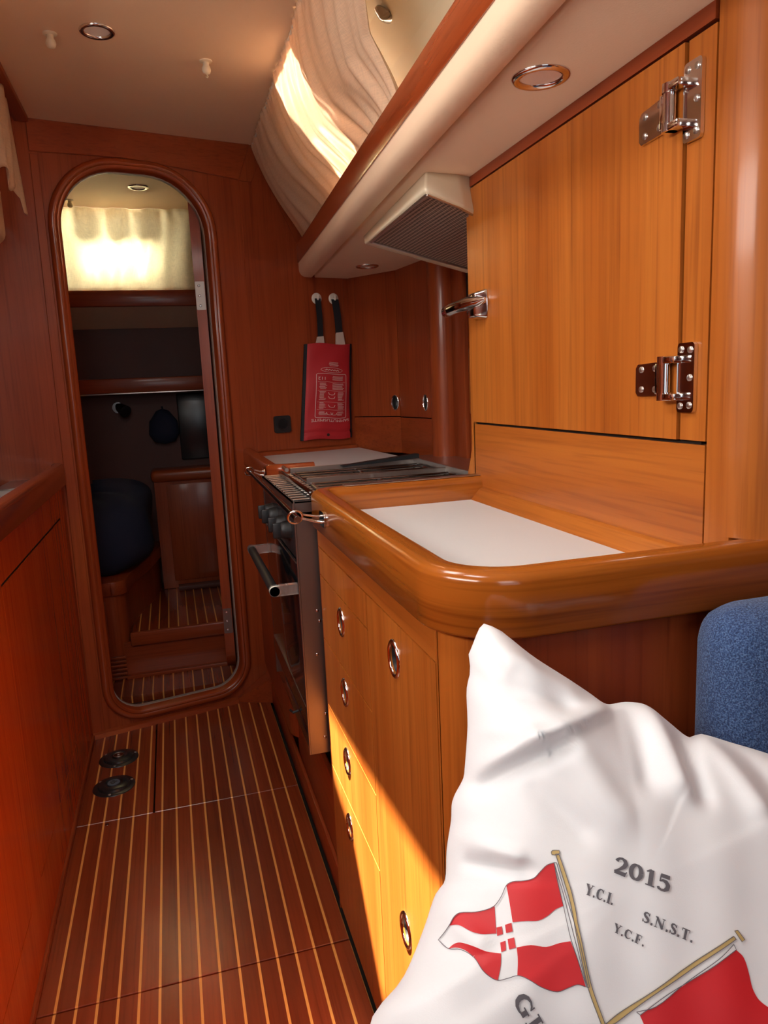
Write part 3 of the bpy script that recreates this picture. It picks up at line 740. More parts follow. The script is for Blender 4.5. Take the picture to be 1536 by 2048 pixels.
def hinge(zc, slant, zb0, zb1):
    x = XC-.003
    b = MB()
    ring = rrect(.763, .794, zc[0], zc[1], .005, 4)
    b.add(*plate(ring, [], .005, lambda p, q, d: (XC-.0005-d, p, q)))
    ring = [(.822, zb0+.002+slant[2]), (.822, zb1-.002+slant[3]), (.872, zb1-.004+slant[1]), (.8765, zb1-.009+slant[1]), (.8765, zb0+.006+slant[0]), (.872, zb0+.001+slant[0])]
    b.add(*plate(ring, [], .004, lambda p, q, d: (x-.0005-d, p, q)))
    o = b.build('hinge', chrome, tl); o['label'] = 'polished chrome door hinge'
    k = MB()
    k.tube([(x-.010, .809, zb0-.001), (x-.010, .809, zb1+.001)], .0075, 16)
    k.tube([(x-.010, .809, zb0-.004), (x-.010, .809, zb0+.006)], .0092, 16); k.tube([(x-.010, .809, zb1-.006), (x-.010, .809, zb1+.004)], .0092, 16)
    for z0, z1 in ((zb0-.004, zb0+.005), (zb1-.005, zb1+.004)):
        k.box(x-.017, XC-.003, .786, .812, z0, z1, .0015)
    k.box(x-.012, x-.002, .813, .826, zb0+.004, zb1-.004, .001)
    k.build('knuckle', chrome, o, smooth=40)
    for (y, z, xx) in [(.7705, zc[0]+.009, XC-.0055), (.787, zc[0]+.008, XC-.0055), (.7705, (zc[0]+zc[1])/2, XC-.0055), (.7705, zc[1]-.009, XC-.0055), (.787, zc[1]-.008, XC-.0055),
                       (.835, zb0+.010+slant[2], x-.0045), (.835, zb1-.010+slant[3], x-.0045), (.864, zb0+.010+slant[0]*.8, x-.0045), (.864, zb1-.011+slant[1]*.8, x-.0045)]:
        s = MB(); s.lathe([(.0042, 0), (.0040, .0012), (.0022, .0022)], (xx, y, z), (-1, 0, 0), 14); s.build('screw', satin, o)
hinge((1.416, 1.503), (-.001, -.004, 0, .0), 1.438, 1.484)
hinge((1.100, 1.185), (0, 0, 0, 0), 1.119, 1.166)
# latch: chrome body on the door edge with a pivoting lever
x = XC-.003
b = MB(); b.prism([(x, 1.362, 1.270), (x, 1.418, 1.270), (x, 1.418, 1.328), (x, 1.362, 1.328)], [(x-.024, 1.376, 1.276), (x-.024, 1.410, 1.276), (x-.024, 1.410, 1.320), (x-.024, 1.376, 1.320)], .004, 3)
la = b.build('latch', chrome, tl, smooth=40)
b = MB(); b.box(XC-.010, XC+.012, 1.449, 1.4595, 1.285, 1.315, .003); b.build('latch_keeper', chrome, tl)
la['label'] = 'chrome lever latch'
b = MB(); b.tube([(x-.012, 1.350, 1.306), (x-.018, 1.368, 1.304), (x-.028, 1.395, 1.302), (x-.034, 1.43, 1.300), (x-.036, 1.465, 1.298), (x-.036, 1.495, 1.297), (x-.035, 1.502, 1.297)], [.003, .010, .0135, .012, .013, .012, .004], 16)
b.build('latch_lever', chrome, la, smooth=60)

# ---- starboard ledge: vinyl roll, varnished rail, soffit panels
ys_ = [-1.25, -.4, 0, .4, .8, 1.2, 1.6, 2.0, 2.4, 2.735]
def led(name, prof, mat, label, cat, smooth=60, xo=lambda y: 0.0):
    b = MB(); P = []
    for i, y in enumerate(ys_):
        row = []
        for (p, z) in prof:
            x = ledge_x(y)+p+xo(y)*(1 if p < -.02 else 0)
            yy = y
            if i == len(ys_)-1: yy = bk(s_of(x), 0, .001).y
            row.append((x, yy, z))
        P.append(row)
    b.grid(P, closed_v=True); b.ring_caps(P)
    o = b.build(name, mat, smooth=smooth)
    if label: tag(o, label, cat)
    return o
roll = [(-.002, 1.560), (-.004, 1.5525), (-.010, 1.551), (-.022, 1.552)]+[(-.022-.026*math.sin(math.radians(q)), 1.578-.026*math.cos(math.radians(q))) for q in range(15, 91, 15)]+[(-.048, 1.60), (-.048, 1.612), (-.002, 1.612)]
taper = lambda y: .006-.006*(y-.9)
led('ledge_roll', roll, cream, 'padded cream vinyl roll running along the starboard ledge below the teak rail', 'ledge padding', xo=taper)
rail = [(-.050, 1.600), (-.052, 1.604), (-.052, 1.660), (-.048, 1.6655), (-.034, 1.6655), (-.030, 1.661), (-.030, 1.602), (-.034, 1.600)]
led('handrail', rail, rail_wood, 'glossy red-brown grab rail along the ledge under the long curtain', 'rail', smooth=30, xo=taper)
prof = [(.0035, 1.558), (.0045, 1.5535), (.008, 1.552)]
b = MB(); P = []
for i, y in enumerate(ys_):
    x0 = ledge_x(y)
    yy = [y]*5
    xs = [x0+.0055, x0+.0062, x0+.009, 1.06, 1.06]; zs = [1.575, 1.5545, 1.552, 1.552, 1.575]
    if i == len(ys_)-1: yy = [bk(s_of(q), 0, .001).y for q in xs]
    P.append([(a, c, d) for a, c, d in zip(xs, yy, zs)])
b.grid(P, closed_v=True); b.ring_caps(P)
struct(b.build('ceiling_soffit', cream, at=(.7, 1, 1.55), smooth=50))
b = MB(); P = []
for i, y in enumerate(ys_):
    x0 = ledge_x(y)-.004; P.append([(x0-.002, y, 1.612), (x0+.012, y, 1.612), (x0+.012, y, 1.60), (x0-.002, y, 1.60)])
b.grid(P, closed_v=True); b.ring_caps(P); struct(b.build('trim_11', gapmat))

# ---- recessed lamps
def downlight(x, y, z, r, label, sink=0.0, lens=lampglass):
    t = thing('recessed_light', label, 'ceiling light', (x, y, z), 'recessed ceiling lights')
    b = MB(); b.lathe([(r*1.0, 0), (r*1.0, .0015), (r*.96, .004), (r*.86, .0055), (r*.74, .0045), (r*.68, .001), (r*.68, -.0)], (x, y, z), (0, 0, -1), 40, caps=False)
    b.build('bezel', chrome if lens is lampglass else gelcoat, t, smooth=60)
    b = MB(); b.lathe([(r*.69, .0006), (r*.5, .0012), (r*.2, .0016), (.0005, .0017)], (x, y, z), (0, 0, -1), 40, caps=False)
    b.build('lens', lens, t, smooth=60)
    return t
downlight(-.081, 1.958, 1.985, .040, 'round chrome-rimmed light in the middle of the cream ceiling')
downlight(.523, .970, 1.552, .040, 'round chrome-rimmed light in the ledge soffit above the tall locker door')
downlight(.690, 2.505, 1.552, .040, 'round light in the soffit above the fire blanket')
downlight(-.038, 3.294, 1.985, .042, 'round light in the cabin ceiling, seen through the doorway')
def peg(x, y, z, label, hook=False):
    b = MB(); b.lathe([(.016, 0), (.0155, .002), (.008, .004), (.0075, .010), (.0105, .016), (.0115, .022), (.009, .029), (.003, .032)], (x, y, z), (0, 0, -1), 20)
    if hook: b.tube([(x, y, z-.031), (x+.003, y, z-.037), (x+.001, y-.002, z-.041), (x-.002, y, z-.038)], .0012, 8)
    tag(b.build('ceiling_peg', knobmat, smooth=60), label, 'peg')
peg(-.186, 1.990, 1.985, 'ivory peg on the ceiling at the top left, beside the chrome-rimmed light')
peg(.170, 2.075, 1.985, 'ivory peg with a small hook on the ceiling near the long curtain', True)
peg(-.325, 3.53, 1.985, 'ivory peg on the cabin ceiling above the glowing curtain')

# ---- cooker hood
ch = thing('cooker_hood', 'cream cooker hood with a metal mesh filter hanging over the stove', 'cooker hood', (.66, 1.6, 1.552))
top = [(.517, 1.420, 1.553), (.590, 1.430, 1.553), (.70, 1.476, 1.553), (.84, 1.476, 1.553), (.84, 2.04, 1.553), (.553, 2.04, 1.553)]
low = [(.501, 1.384, 1.510), (.590, 1.404, 1.486), (.70, 1.476, 1.462), (.84, 1.476, 1.43), (.80, 1.89, 1.432), (.512, 1.880, 1.504)]
g0 = [(.509, 1.394, 1.503), (.584, 1.410, 1.484), (.70, 1.480, 1.460), (.79, 1.480, 1.440), (.79, 1.860, 1.440), (.524, 1.852, 1.503)]
g1 = [(p[0], p[1], p[2]+.006) for p in g0]
b = MB(); b.grid([top, low, g0, g1], closed_v=True)
bm = bmesh.new(); vs = [bm.verts.new(v) for v in b.v]; [bm.faces.new([vs[i] for i in f]) for f in b.f]
bmesh.ops.recalc_face_normals(bm, faces=bm.faces[:])
bmesh.ops.bevel(bm, geom=[e for e in bm.edges if len(e.link_faces) == 2], offset=.006, segments=3, affect='EDGES', profile=.5)
b = MB(); b._bm(bm); b.build('housing', gelcoat, ch, smooth=50)
b = MB(); b.prism([(p[0], p[1], p[2]+.003) for p in g0], [(p[0], p[1], p[2]+.012) for p in g0]); b.build('filter', filterm, ch)
b = MB()
for i in range(6):
    a_, c_ = Vector(g0[i]), Vector(g0[(i+1) % 6]); b.tube([a_+Vector((0, 0, .001)), c_+Vector((0, 0, .001))], .003, 8)
b.build('filter_frame', satin, ch)

# ---- long curtain over the galley window
def curt(u, v):
    # u 0 at the bulkhead .. 1 near edge; v 0 top .. 1 bottom
    x = .352+.150*v**1.0 - .030*math.sin(v*math.pi)*(.5+.5*u); z = 1.982-(1.982-1.640)*v
    ny = 1.20+.24*min(v/.55, 1)-.02*v
    uu = u+.85*u*(1-u)*v*v
    y0 = 2.715+.03*v; y = y0+(ny-y0)*uu
    if v > .9: x += .0
    f = .0045*math.sin(u*70+2.0*math.sin(v*2.2+u*6))+.003*math.sin(u*131+3*math.sin(u*11+v*2))+.005*math.sin(u*26+v*2.4)
    f *= (.45+.75*v)
    if v < .10: f += .003*math.sin(u*260)*(1-v/.1)
    xs_ = ledge_x(y)-.030+.004
    x = min(x, xs_+.055*(1-v)*3) if v < .999 else x
    # sits on the inside of the rail
    x = x*(1-v**3)+(ledge_x(y)-.024)*v**3
    return (x+f*.9, y, z+f*.45)
curtain('curtain', curt, 300, 46, linen, 'long gathered cream curtain hanging from the ceiling edge to the red-brown rail')
b = MB(); b.tube([(.357, 1.20, 1.979), (.357, 2.70, 1.979)], .004, 8); tag(b.build('curtain_track', hookmat), 'thin white curtain track along the ceiling edge', 'curtain track')
# port curtain
def pcurt(u, v):
    y = 1.50+(2.365-1.50)*u; z = 1.968-(.255+.02*math.sin(u*40)+ (.03 if u > .96 else 0))*v
    x = -.352+.007*math.sin(u*58+v*1.5)+.005*math.sin(u*23+v*2)+.008*v
    if u > .93: x += .012*(u-.93)/.07*v
    return (x, y, z)
curtain('curtain', pcurt, 120, 24, linen, 'short cream curtain with a ragged lower edge at the top left')
b = MB(); P = []
ring = rrect(0, .09, 1.575, 1.77, (.03, .0, .0, .02), 5)
b.prism([(-.378-p, 1.0, q) for p, q in rrect(0, .3, 1.567, 1.71, (.03, .002, .002, .01), 5)], [(-.378-p, 2.27, q) for p, q in rrect(0, .3, 1.567, 1.71, (.03, .002, .002, .01), 5)], .006)
tag(b.build('ledge_roll', cream, smooth=40), 'cream padded ledge with a rounded lower corner below the top left curtain', 'ledge padding')

# fitting on the deckhead lining
b = MB(); b.lathe([(.022, 0), (.022, .003), (.018, .006), (.006, .012), (.004, .013)], liner_pt(1.585, .33)+Vector((-.002, 0, -.004)), (-.55, 0, -.83), 24)
lf = b.build('deckhead_fitting', darkchrome, smooth=50); tag(lf, 'small dark metal disc fitting on the cream lining behind the curtain, at the top edge', 'fitting')

# ================================================================== stove
SX = .226; SY0, SY1 = 1.475, 1.985
st = thing('stove', 'gimballed steel galley stove with black glass oven door and slotted top', 'stove', (.46, 1.73, .37))
b = MB(); b.box(SX+.012, .70, SY0+.0015, SY1-.0015, .368, .888); b.build('oven_body', darkchrome, st)
def side(y):
    b = MB(); b.box(SX, .70, y, y+.0014, .366, .924)
    b.box(SX, SX+.004, y-.001 if y < 1.6 else y-.004, y+.006, .366, .924, .0008, 1)
    o = b.build('side_panel', stovesteel, st)
    if y < 1.6:
        for (xx, z) in ((.262, .688), (.266, .665), (.256, .592), (.262, .402), (.267, .455)):
            s = MB(); s.lathe([(.0032, 0), (.003, .001), (.0015, .0018)], (xx, y, z), (0, -1, 0), 12); s.build('screw', chrome, o)
side(SY0); side(SY1-.0014)
b = MB(); b.box(SX+.001, SX+.012, SY0+.007, SY1-.007, .802, .902, .002); b.build('control_panel', enamel, st)
def knob(y):
    b = MB(); b.lathe([(.021, 0), (.0205, .004), (.019, .014), (.017, .020), (.014, .022)], (SX+.001, y, .853), (-1, 0, 0), 24); 
    b.box(SX-.036, SX-.018, y-.004, y+.004, .836, .870, .003)
    b.build('knob', black, st, smooth=50)
for y in (1.548, 1.625, 1.745, 1.815): knob(y)
b = MB(); b.box(SX, SX+.012, SY0+.007, SY1-.007, .425, .797, .003); dr = b.build('oven_door', blackglass, st)
for z in (.792, .475):
    b = MB(); b.box(SX-.001, SX+.001, SY0+.007, SY1-.007, z, z+.003); b.build('door_trim', satin, dr)
b = MB(); b.tube([(.177, SY0+.005, .738), (.177, SY1-.05, .738)], .0105, 16); b.build('door_handle', black, dr, smooth=60)
for y in (SY0+.005, SY1-.075):
    b = MB(); b.add(*plate(rrect(.166, SX, .727, .749, (.010, .001, .001, .010), 6), [], .016, lambda p, q, d: (p, y+d, q))); br_ = b.build('handle_bracket', acrylic, dr, smooth=40); br_['label'] = 'clear plastic handle bracket'
b = MB(); b.box(SX+.002, SX+.012, SY0+.007, SY1-.007, .372, .421, .002); b.build('lower_strip', blackglass, st)
b = MB(); b.tube([(SX, 1.60, .415), (SX-.012, 1.60, .412), (SX-.016, 1.62, .410)], .003, 8); b.build('door_catch', black, st)
# hob
b = MB(); b.box(SX, .70, SY0, SY1, .886, .9), 
b.build('hob_tray', darkchrome, st)
holes = []
for k in range(11):
    yy = SY0+.028+k*.0432; holes.append(rrect(yy, yy+.026, SX+.010, SX+.062, .004, 3))
b = MB(); b.add(*plate([(SY0, SX-.001), (SY1, SX-.001), (SY1, SX+.075), (SY0, SX+.075)], [], .003, lambda p, q, d: (q, p, .920+d)))
for k in range(14):
    yy = SY0+.012+k*.0355; b.box(SX+.002, SX+.075, yy, yy+.013, .923, .927, .0015, 1)
b.box(SX-.001, SX+.002, SY0, SY1, .90, .923); b.build('slotted_vent', satin, st)
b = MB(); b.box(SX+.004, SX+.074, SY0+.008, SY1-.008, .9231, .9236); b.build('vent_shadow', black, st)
b = MB(); b.box(SX+.080, .66, SY0+.01, SY1-.01, .9, .905); b.build('hob_plate', stovesteel, st)
for (xx, yy, r) in ((.38, 1.60, .045), (.38, 1.84, .038), (.56, 1.60, .036), (.56, 1.84, .045)):
    b = MB(); b.lathe([(r, 0), (r, .006), (r*.8, .008), (r*.78, .014), (r*.3, .017), (.001, .018)], (xx, yy, .905), (0, 0, 1), 28); b.build('burner', darkchrome, st, smooth=50)
for yc in (1.60, 1.84):
    b = MB()
    for dy in (-.08, -.03, .03, .08):
        b.tube([(.305, yc+dy, .931), (.645, yc+dy, .931)], .0028, 8)
    for xx in (.305, .47, .645):
        b.tube([(xx, yc-.105, .928), (xx, yc+.105, .928)], .0034, 8)
        for yy in (yc-.105, yc+.105): b.tube([(xx, yy, .928), (xx, yy, .905)], .003, 8)
    b.build('pan_support', darkchrome, st, smooth=60)
b = MB()
for yy in (SY0+.004, 1.722, SY1-.008): b.box(SX+.075, .67, yy, yy+.006, .905, .940, .001, 1)
b.box(.655, .665, SY0, SY1, .9, .945, .001, 1); b.build('fiddle_bar', satin, st)
b = MB(); b.prism([(.44, 1.94, .935), (.66, 1.94, .945), (.66, 1.97, .945), (.44, 1.97, .935)], [(.44, 1.94, .939), (.66, 1.94, .957), (.66, 1.97, .957), (.44, 1.97, .939)]); b.build('clamp_arm', black, st)
for (yy) in (1.50, 1.93):
    b = MB(); b.tube([(.285, yy, .940), (.285, yy+.06, .942)], .0055, 10); b.build('clamp_knob', satin, st, smooth=60)
b = MB(); b.box(.262, .272, SY0+.01, SY1-.06, .930, .941, .002); b.build('clamp_bar', darkchrome, st)

# grab bar along the stove front, clipped to the fiddles
gb = thing('grab_bar', 'dark polished grab bar running in front of the stove top', 'grab bar', (.2, 1.7, .92))
b = MB(); b.tube([(.200, 1.262, .924), (.200, 2.075, .930)], .0062, 14); b.build('bar', darkchrome, gb, smooth=60)
def clip(y, z, x0):
    b = MB()
    b.tube([(.200+.013*math.cos(a), y-.006*math.sin(a), z+.012*math.sin(a)) for a in [2*math.pi*i/20 for i in range(21)]], .0022, 8, caps=False)
    b.tube([(.212, y, z-.003), (x0-.012, y, z-.012), (x0-.001, y, z-.014)], .0026, 8)
    b.tube([(.212, y, z+.004), (x0-.012, y, z-.002), (x0-.001, y, z-.002)], .0022, 8)
    b.add(*plate(rrect(y-.022, y+.024, z-.022, z+.006, .010, 5), [], .0025, lambda p, q, d: (x0-d, p, q)))
    b.build('bracket', chrome, gb, smooth=60)
clip(1.29, .924, .2505); clip(2.06, .930, .2405)

# ---- counter beyond the stove
fc = thing('far_counter', 'narrow counter and curved teak cupboard between the stove and the bulkhead', 'cupboard', (.45, 2.35, .10))
yb = lambda x: bk(s_of(x), 0, .001).y
pts = [(.265, yb(.265))] + [(.265, 2.10)] + arc(.325, 2.08, .06, 180, 270, 8) + [(.60, 2.02), (.60, yb(.60))]
b = MB(); b.prism([(x, y, .13) for x, y in pts], [(x, y, .885) for x, y in pts]); b.build('carcass', red['Z'], fc, smooth=40)
b = MB(); b.prism([(.30, yb(.30), 0), (.60, yb(.60), 0), (.60, 2.05, 0), (.30, 2.05, 0)], [(.30, yb(.30), .13), (.60, yb(.60), .13), (.60, 2.05, .13), (.30, 2.05, .13)]); 
b.build('plinth', red['Y'], fc)
b = MB(); b.prism([(.28, yb(.28), .885), (.70, yb(.70), .885), (.74, 2.0, .885), (.28, 2.0, .885)], [(.28, yb(.28), .915), (.70, yb(.70), .915), (.74, 2.0, .915), (.28, 2.0, .915)]); b.build('surface', laminate, fc)
P, F = plan_path([(.262, yb(.262)-.002), (.262, 2.10)]+arc(.302, 2.06, .04, 180, 270, 8)+[(.35, 2.02), (.375, 2.02)], 0)
b = MB(); b.sweep(fiddle_prof(.036, .885, .948), P, [(-f[0], f[1]) for f in F]); b.build('fiddle', fiddle_red, fc, smooth=50)
b = MB(); b.prism([bk(s_of(.28), .915, .001), bk(s_of(.28), .915, .016), bk(s_of(.28), .926, .014), bk(s_of(.28), .930, .001)], [bk(s_of(.69), .915, .001), bk(s_of(.69), .915, .016), bk(s_of(.69), .926, .014), bk(s_of(.69), .930, .001)]); b.build('corner_fillet', red['X'], fc)
# kick and dark recess under the stove
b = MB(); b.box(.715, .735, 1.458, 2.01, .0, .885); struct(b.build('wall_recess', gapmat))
b = MB(); b.box(.284, .296, 1.458, 2.05, .0, .26, .002); b.build('recess_board', red['Y'], fc)
b = MB(); b.box(.274, .284, 1.458, 2.66, .0, .075, .002); b.build('kick_board', red['Y'], fc)

# ---- outboard lockers behind the stove
Q0 = bk(s_of(.690), 0, .002); Q1 = Vector((.818, 2.600, 0)); Q2 = Vector((.852, 2.345, 0))
ol = thing('outboard_locker', 'pair of tall narrow teak locker doors in the corner behind the stove', 'locker', (.80, 2.6, .93))
def face(A, B, s0, s1, z0, z1, mat, name, t=.016, hole=None):
    L = (B-A).length; u = (B-A)/L; n = Vector((-u.y, u.x, 0)); 
    if n.x > 0: n = -n
    hs = [ellipse(hole[0]*L, hole[1], .015, .0255)] if hole else []
    b = MB(); b.add(*plate([(s0*L, z0), (s1*L, z0), (s1*L, z1), (s0*L, z1)], hs, t, lambda p, q, d: (A.x+u.x*p-n.x*d, A.y+u.y*p-n.y*d, q)))
    o = b.build(name, mat, ol)
    if hole:
        c = A+u*hole[0]*L; N = 28; P = []
        for (oo, dx) in ((.0035, .0002), (.0032, .002), (.0012, .003), (-.001, .001), (-.001, -.004)):
            P.append([c+u*((.015+oo)*math.cos(2*math.pi*i/N))+n*dx+Vector((0, 0, hole[1]+(.0255+oo)*math.sin(2*math.pi*i/N))) for i in range(N)])
        b = MB(); b.grid(P, closed_v=True); rg = b.build('pull', chrome, o, smooth=60)
        P = [[c+u*(.0148*max(.02, math.cos(k/6*1.5708))*math.cos(2*math.pi*i/N))-n*(.002+.018*math.sin(k/6*1.5708))+Vector((0, 0, hole[1]+.0252*max(.02, math.cos(k/6*1.5708))*math.sin(2*math.pi*i/N))) for i in range(N)] for k in range(7)]
        b = MB(); b.grid(P, closed_v=True); b.build('pull_cup', cupmat, rg, smooth=180)
    return o
face(Q0, Q1, .0, .14, 1.036, 1.552, red['Z'], 'stile')
face(Q0, Q1, .145, .995, 1.036, 1.552, redb['Z'], 'door', hole=(.90, 1.085))
face(Q1, Q2, .005, .97, 1.034, 1.552, redb['Z'], 'door', hole=(.80, 1.085))
face(Q0, Q1, .0, .998, .90, 1.032, red['Y'], 'lower_panel'); face(Q1, Q2, .002, .97, .90, 1.030, red['Y'], 'lower_panel')
b = MB(); b.prism([Q0+Vector((.03, .02, .90)), Q1+Vector((.025, .0, .90)), Q2+Vector((.025, 0, .90)), Vector((1.05, 2.34, .90)), Vector((1.05, 2.85, .90))],
                  [Q0+Vector((.03, .02, 1.55)), Q1+Vector((.025, .0, 1.55)), Q2+Vector((.025, 0, 1.55)), Vector((1.05, 2.34, 1.55)), Vector((1.05, 2.85, 1.55))]); b.build('carcass', gapmat, ol)
b = MB(); b.lathe([(.050, 0), (.050, .64)], (.878, 2.285, .912), (0, 0, 1), 40); b.build('corner_post', red['Z'], ol, smooth=60)
# recess lining with socket, beside the tall locker
b = MB(); b.box(.90, .92, 1.47, 2.30, .90, 1.551); b.box(.885, .90, 2.14, 2.235, .90, 1.551, .002); b.build('side_lining', red['Z'], ol)
b = MB(); b.box(.893, .899, 1.98, 2.135, 1.40, 1.50, .004); sp_ = b.build('switch_panel', black, ol); sp_['label'] = 'black socket panel'
b = MB(); b.lathe([(.026, 0), (.026, .006), (.020, .010), (.014, .006), (.001, .004)], (.893, 2.075, 1.45), (-1, 0, 0), 24); b.build('socket', enamel, sp_, smooth=50)
b = MB(); b.box(.880, .898, 1.97, 2.10, 1.05, 1.25, .008, 3); b.build('small_door', teak['Z'], ol)
b = MB(); b.prism([(.70, 1.472, .89), (.90, 1.472, .89), (.90, 2.34, .89), (.70, 2.34, .89)], [(.70, 1.472, .912), (.90, 1.472, .912), (.90, 2.34, .912), (.70, 2.34, .912)]); tag(b.build('rear_counter', satin), 'steel shelf strip between the stove and the outboard lining', 'shelf')

# ---- things on the bulkhead
t = thing('power_socket', 'black round power socket on the bulkhead left of the fire blanket', 'socket', bk(s_of(.395), 1.02, 0))
def bplate(ring, t0, t1): return plate(ring, [], t1-t0, lambda p, q, d: bk(p, q, t0+d))
sc_ = s_of(.395)
b = MB(); b.add(*bplate(rrect(sc_-.032, sc_+.032, .994, 1.056, .008, 4), .003, .012)); b.build('plate', black, t)
b = MB(); b.lathe([(.024, 0), (.024, .004), (.019, .004), (.017, -.004), (.001, -.005)], bk(sc_, 1.025, .012), BN, 28); b.build('socket_cup', enamel, t, smooth=50)
for q in (-.008, .009):
    b = MB(); b.lathe([(.003, 0), (.002, .002)], bk(sc_+q, 1.025, .009), BN, 10); b.build('pin', chrome, t)
for i, xx in enumerate((.560, .6275)):
    c = bk(s_of(xx), 1.477, .003)
    b = MB(); b.lathe([(.020, 0), (.020, .002), (.017, .004), (.004, .005)], c, BN, 28)
    b.tube([c+BN*.004, c+BN*.014+Vector((0, 0, -.004)), c+BN*.018+Vector((0, 0, .002)), c+BN*.018+Vector((0, 0, .010))], .004, 10)
    tag(b.build('wall_hook', hookmat, smooth=50), ('left' if i == 0 else 'right')+' round white hook on the bulkhead holding a black strap of the fire blanket', 'hook')
fb = thing('fire_blanket', 'red fire blanket pouch with white print hanging upside down by two black straps', 'fire blanket', bk(s_of(.60), 1.12, .02))
def strap(xa, za, xb, zb, w):
    P = []
    for k in range(9):
        f = k/8; c = bk(s_of(xa+(xb-xa)*f), za+(zb-za)*f, .012+.006*math.sin(f*3.1))
        P.append([c-BU*w/2, c+BU*w/2, c+BU*w/2+BN*.003, c-BU*w/2+BN*.003])
    b = MB(); b.grid(P, closed_v=True); b.ring_caps(P); b.build('strap', blackcloth, fb)
strap(.560, 1.476, .562, 1.335, .022); strap(.628, 1.474, .638, 1.348, .028)
palef = simple('pale_fabric', (.62, .50, .42), .85)
for q in ([(.540, 1.305), (.576, 1.303), (.574, 1.340), (.550, 1.338)], [(.622, 1.305), (.660, 1.303), (.653, 1.355), (.625, 1.352)]):
    b = MB(); b.add(*bplate([(s_of(x_), z_) for x_, z_ in q], .010, .017)); b.build('folded_end', palef, fb)
PX = (.508, .679, .470, .661); PZ = (1.312, .958)
def pouch(u, v, front):
    xa = PX[0]+(PX[2]-PX[0])*v; xb = PX[1]+(PX[3]-PX[1])*v-.003*math.sin(v*3.1)
    z = PZ[0]-(PZ[0]-PZ[1])*v+.004*math.sin(u*6)
    th_ = .010+.018*(math.sin(math.pi*min(max(u, 0), 1)))**.6*(.35+.65*math.sin(math.pi*min(v*1.0, 1))**.5)+.0015*math.sin(u*9+v*13)
    if .90 < v < .935: th_ -= .004
    xx = xa+(xb-xa)*u
    return bk(s_of(xx), z, .006+(th_ if front else 0))
b = MB(); b.grid([[pouch(i/30, j/60, 1) for j in range(61)] for i in range(31)]); b.grid([[pouch(i/30, j/60, 0) for j in range(61)] for i in range(31)][::-1])
edge = [(i, 0) for i in range(31)]+[(30, j) for j in range(1, 61)]+[(i, 60) for i in range(29, -1, -1)]+[(0, j) for j in range(59, 0, -1)]
b.grid([[pouch(i/30, j/60, 1) for i, j in edge], [pouch(i/30, j/60, 0) for i, j in edge]], closed_v=True)
bag = b.build('pouch', redcloth, fb, smooth=50)
for u0, sgn in ((0.0, -1), (1.0, 1)):
    P = []
    for j in range(0, 31):
        v = j/30; p = pouch(u0, v, 0)
        P.append([p-BN*.002, p+BU*sgn*.009-BN*.002, p+BU*sgn*.009+BN*.006, p+BN*.011])
    b = MB(); b.grid(P, closed_v=True); b.ring_caps(P); b.build('side_piping', blackcloth, fb)
c = pouch(.5, .955, 1); b = MB(); b.lathe([(.006, 0), (.005, .002), (.001, .003)], c, BN, 16); b.build('snap_button', black, fb)
def pz(p, q):
    p = .5+(p-.5)*1.04+.045  # print coordinates on the pouch: p,q in 0..1
    a = pouch(p, q, 1); return a+BN*.0012
b = MB()
def pline(pts, w):
    P = []
    for i, (p, q) in enumerate(pts):
        a = Vector(pts[max(i-1, 0)]); c2 = Vector(pts[min(i+1, len(pts)-1)]); t_ = (c2-a); t_ = Vector((t_.x*.16, t_.y*.424)).normalized()
        n_ = Vector((-t_.y/.16, t_.x/.424))*w/2
        P.append([pz(p+n_.x, q+n_.y), pz(p-n_.x, q-n_.y)])
    b.grid(P)
def dense(pts, k=8):
    out = []
    for a, c2 in zip(pts[:-1], pts[1:]): out += [(a[0]+(c2[0]-a[0])*i/k, a[1]+(c2[1]-a[1])*i/k) for i in range(k)]
    return out+[pts[-1]]
rr = [(p/.16, q/.424) for p, q in rrect(.17*.16, .83*.16, .315*.424, .775*.424, .006, 3)]
pline(dense(rr+[rr[0], rr[1]], 5), .0016)
for q in (.40, .49, .61, .69): pline(dense([(.20, q), (.80, q)], 10), .0008)
random.seed(3)
for (p0, p1, q0, q1) in ((.23, .40, .415, .475), (.50, .78, .415, .475), (.23, .38, .505, .595), (.62, .78, .505, .595), (.23, .38, .62, .68), (.62, .78, .62, .68), (.23, .40, .71, .755), (.62, .78, .71, .755), (.50, .78, .340, .385), (.42, .66, .195, .235)):
    q = q0
    while q < q1:
        pline(dense([(p0+random.random()*.02, q), (p1-random.random()*.05, q)], 5), .0016); q += .0115
pline(dense([(.5+.24*math.cos(a), .275+.026*math.sin(a)) for a in [i*math.pi/12 for i in range(25)]], 1), .0012)
pline(dense([(.34+.32*i/16, .275+.007*math.sin(i*2.1)) for i in range(17)], 1), .0026)
for (cx_, cy_) in ((.5, .52), (.5, .56), (.5, .65), (.46, .73), (.55, .73)):
    pline([(cx_-.07, cy_-.012), (cx_-.05, cy_+.010), (cx_, cy_+.014), (cx_+.05, cy_+.010), (cx_+.07, cy_-.012)], .0018)
tv, tf = text_mesh('SAMMUTUSPEITE', .0172, lambda x, y: pz(.5-x/.16*1.0, .80+y/.424)); b.add(tv, tf)
tv, tf = text_mesh('112', .019, lambda x, y: pz(.29-x/.16, .365+y/.424)); b.add(tv, tf)
b.build('print', whiteprint, bag, recalc=False)

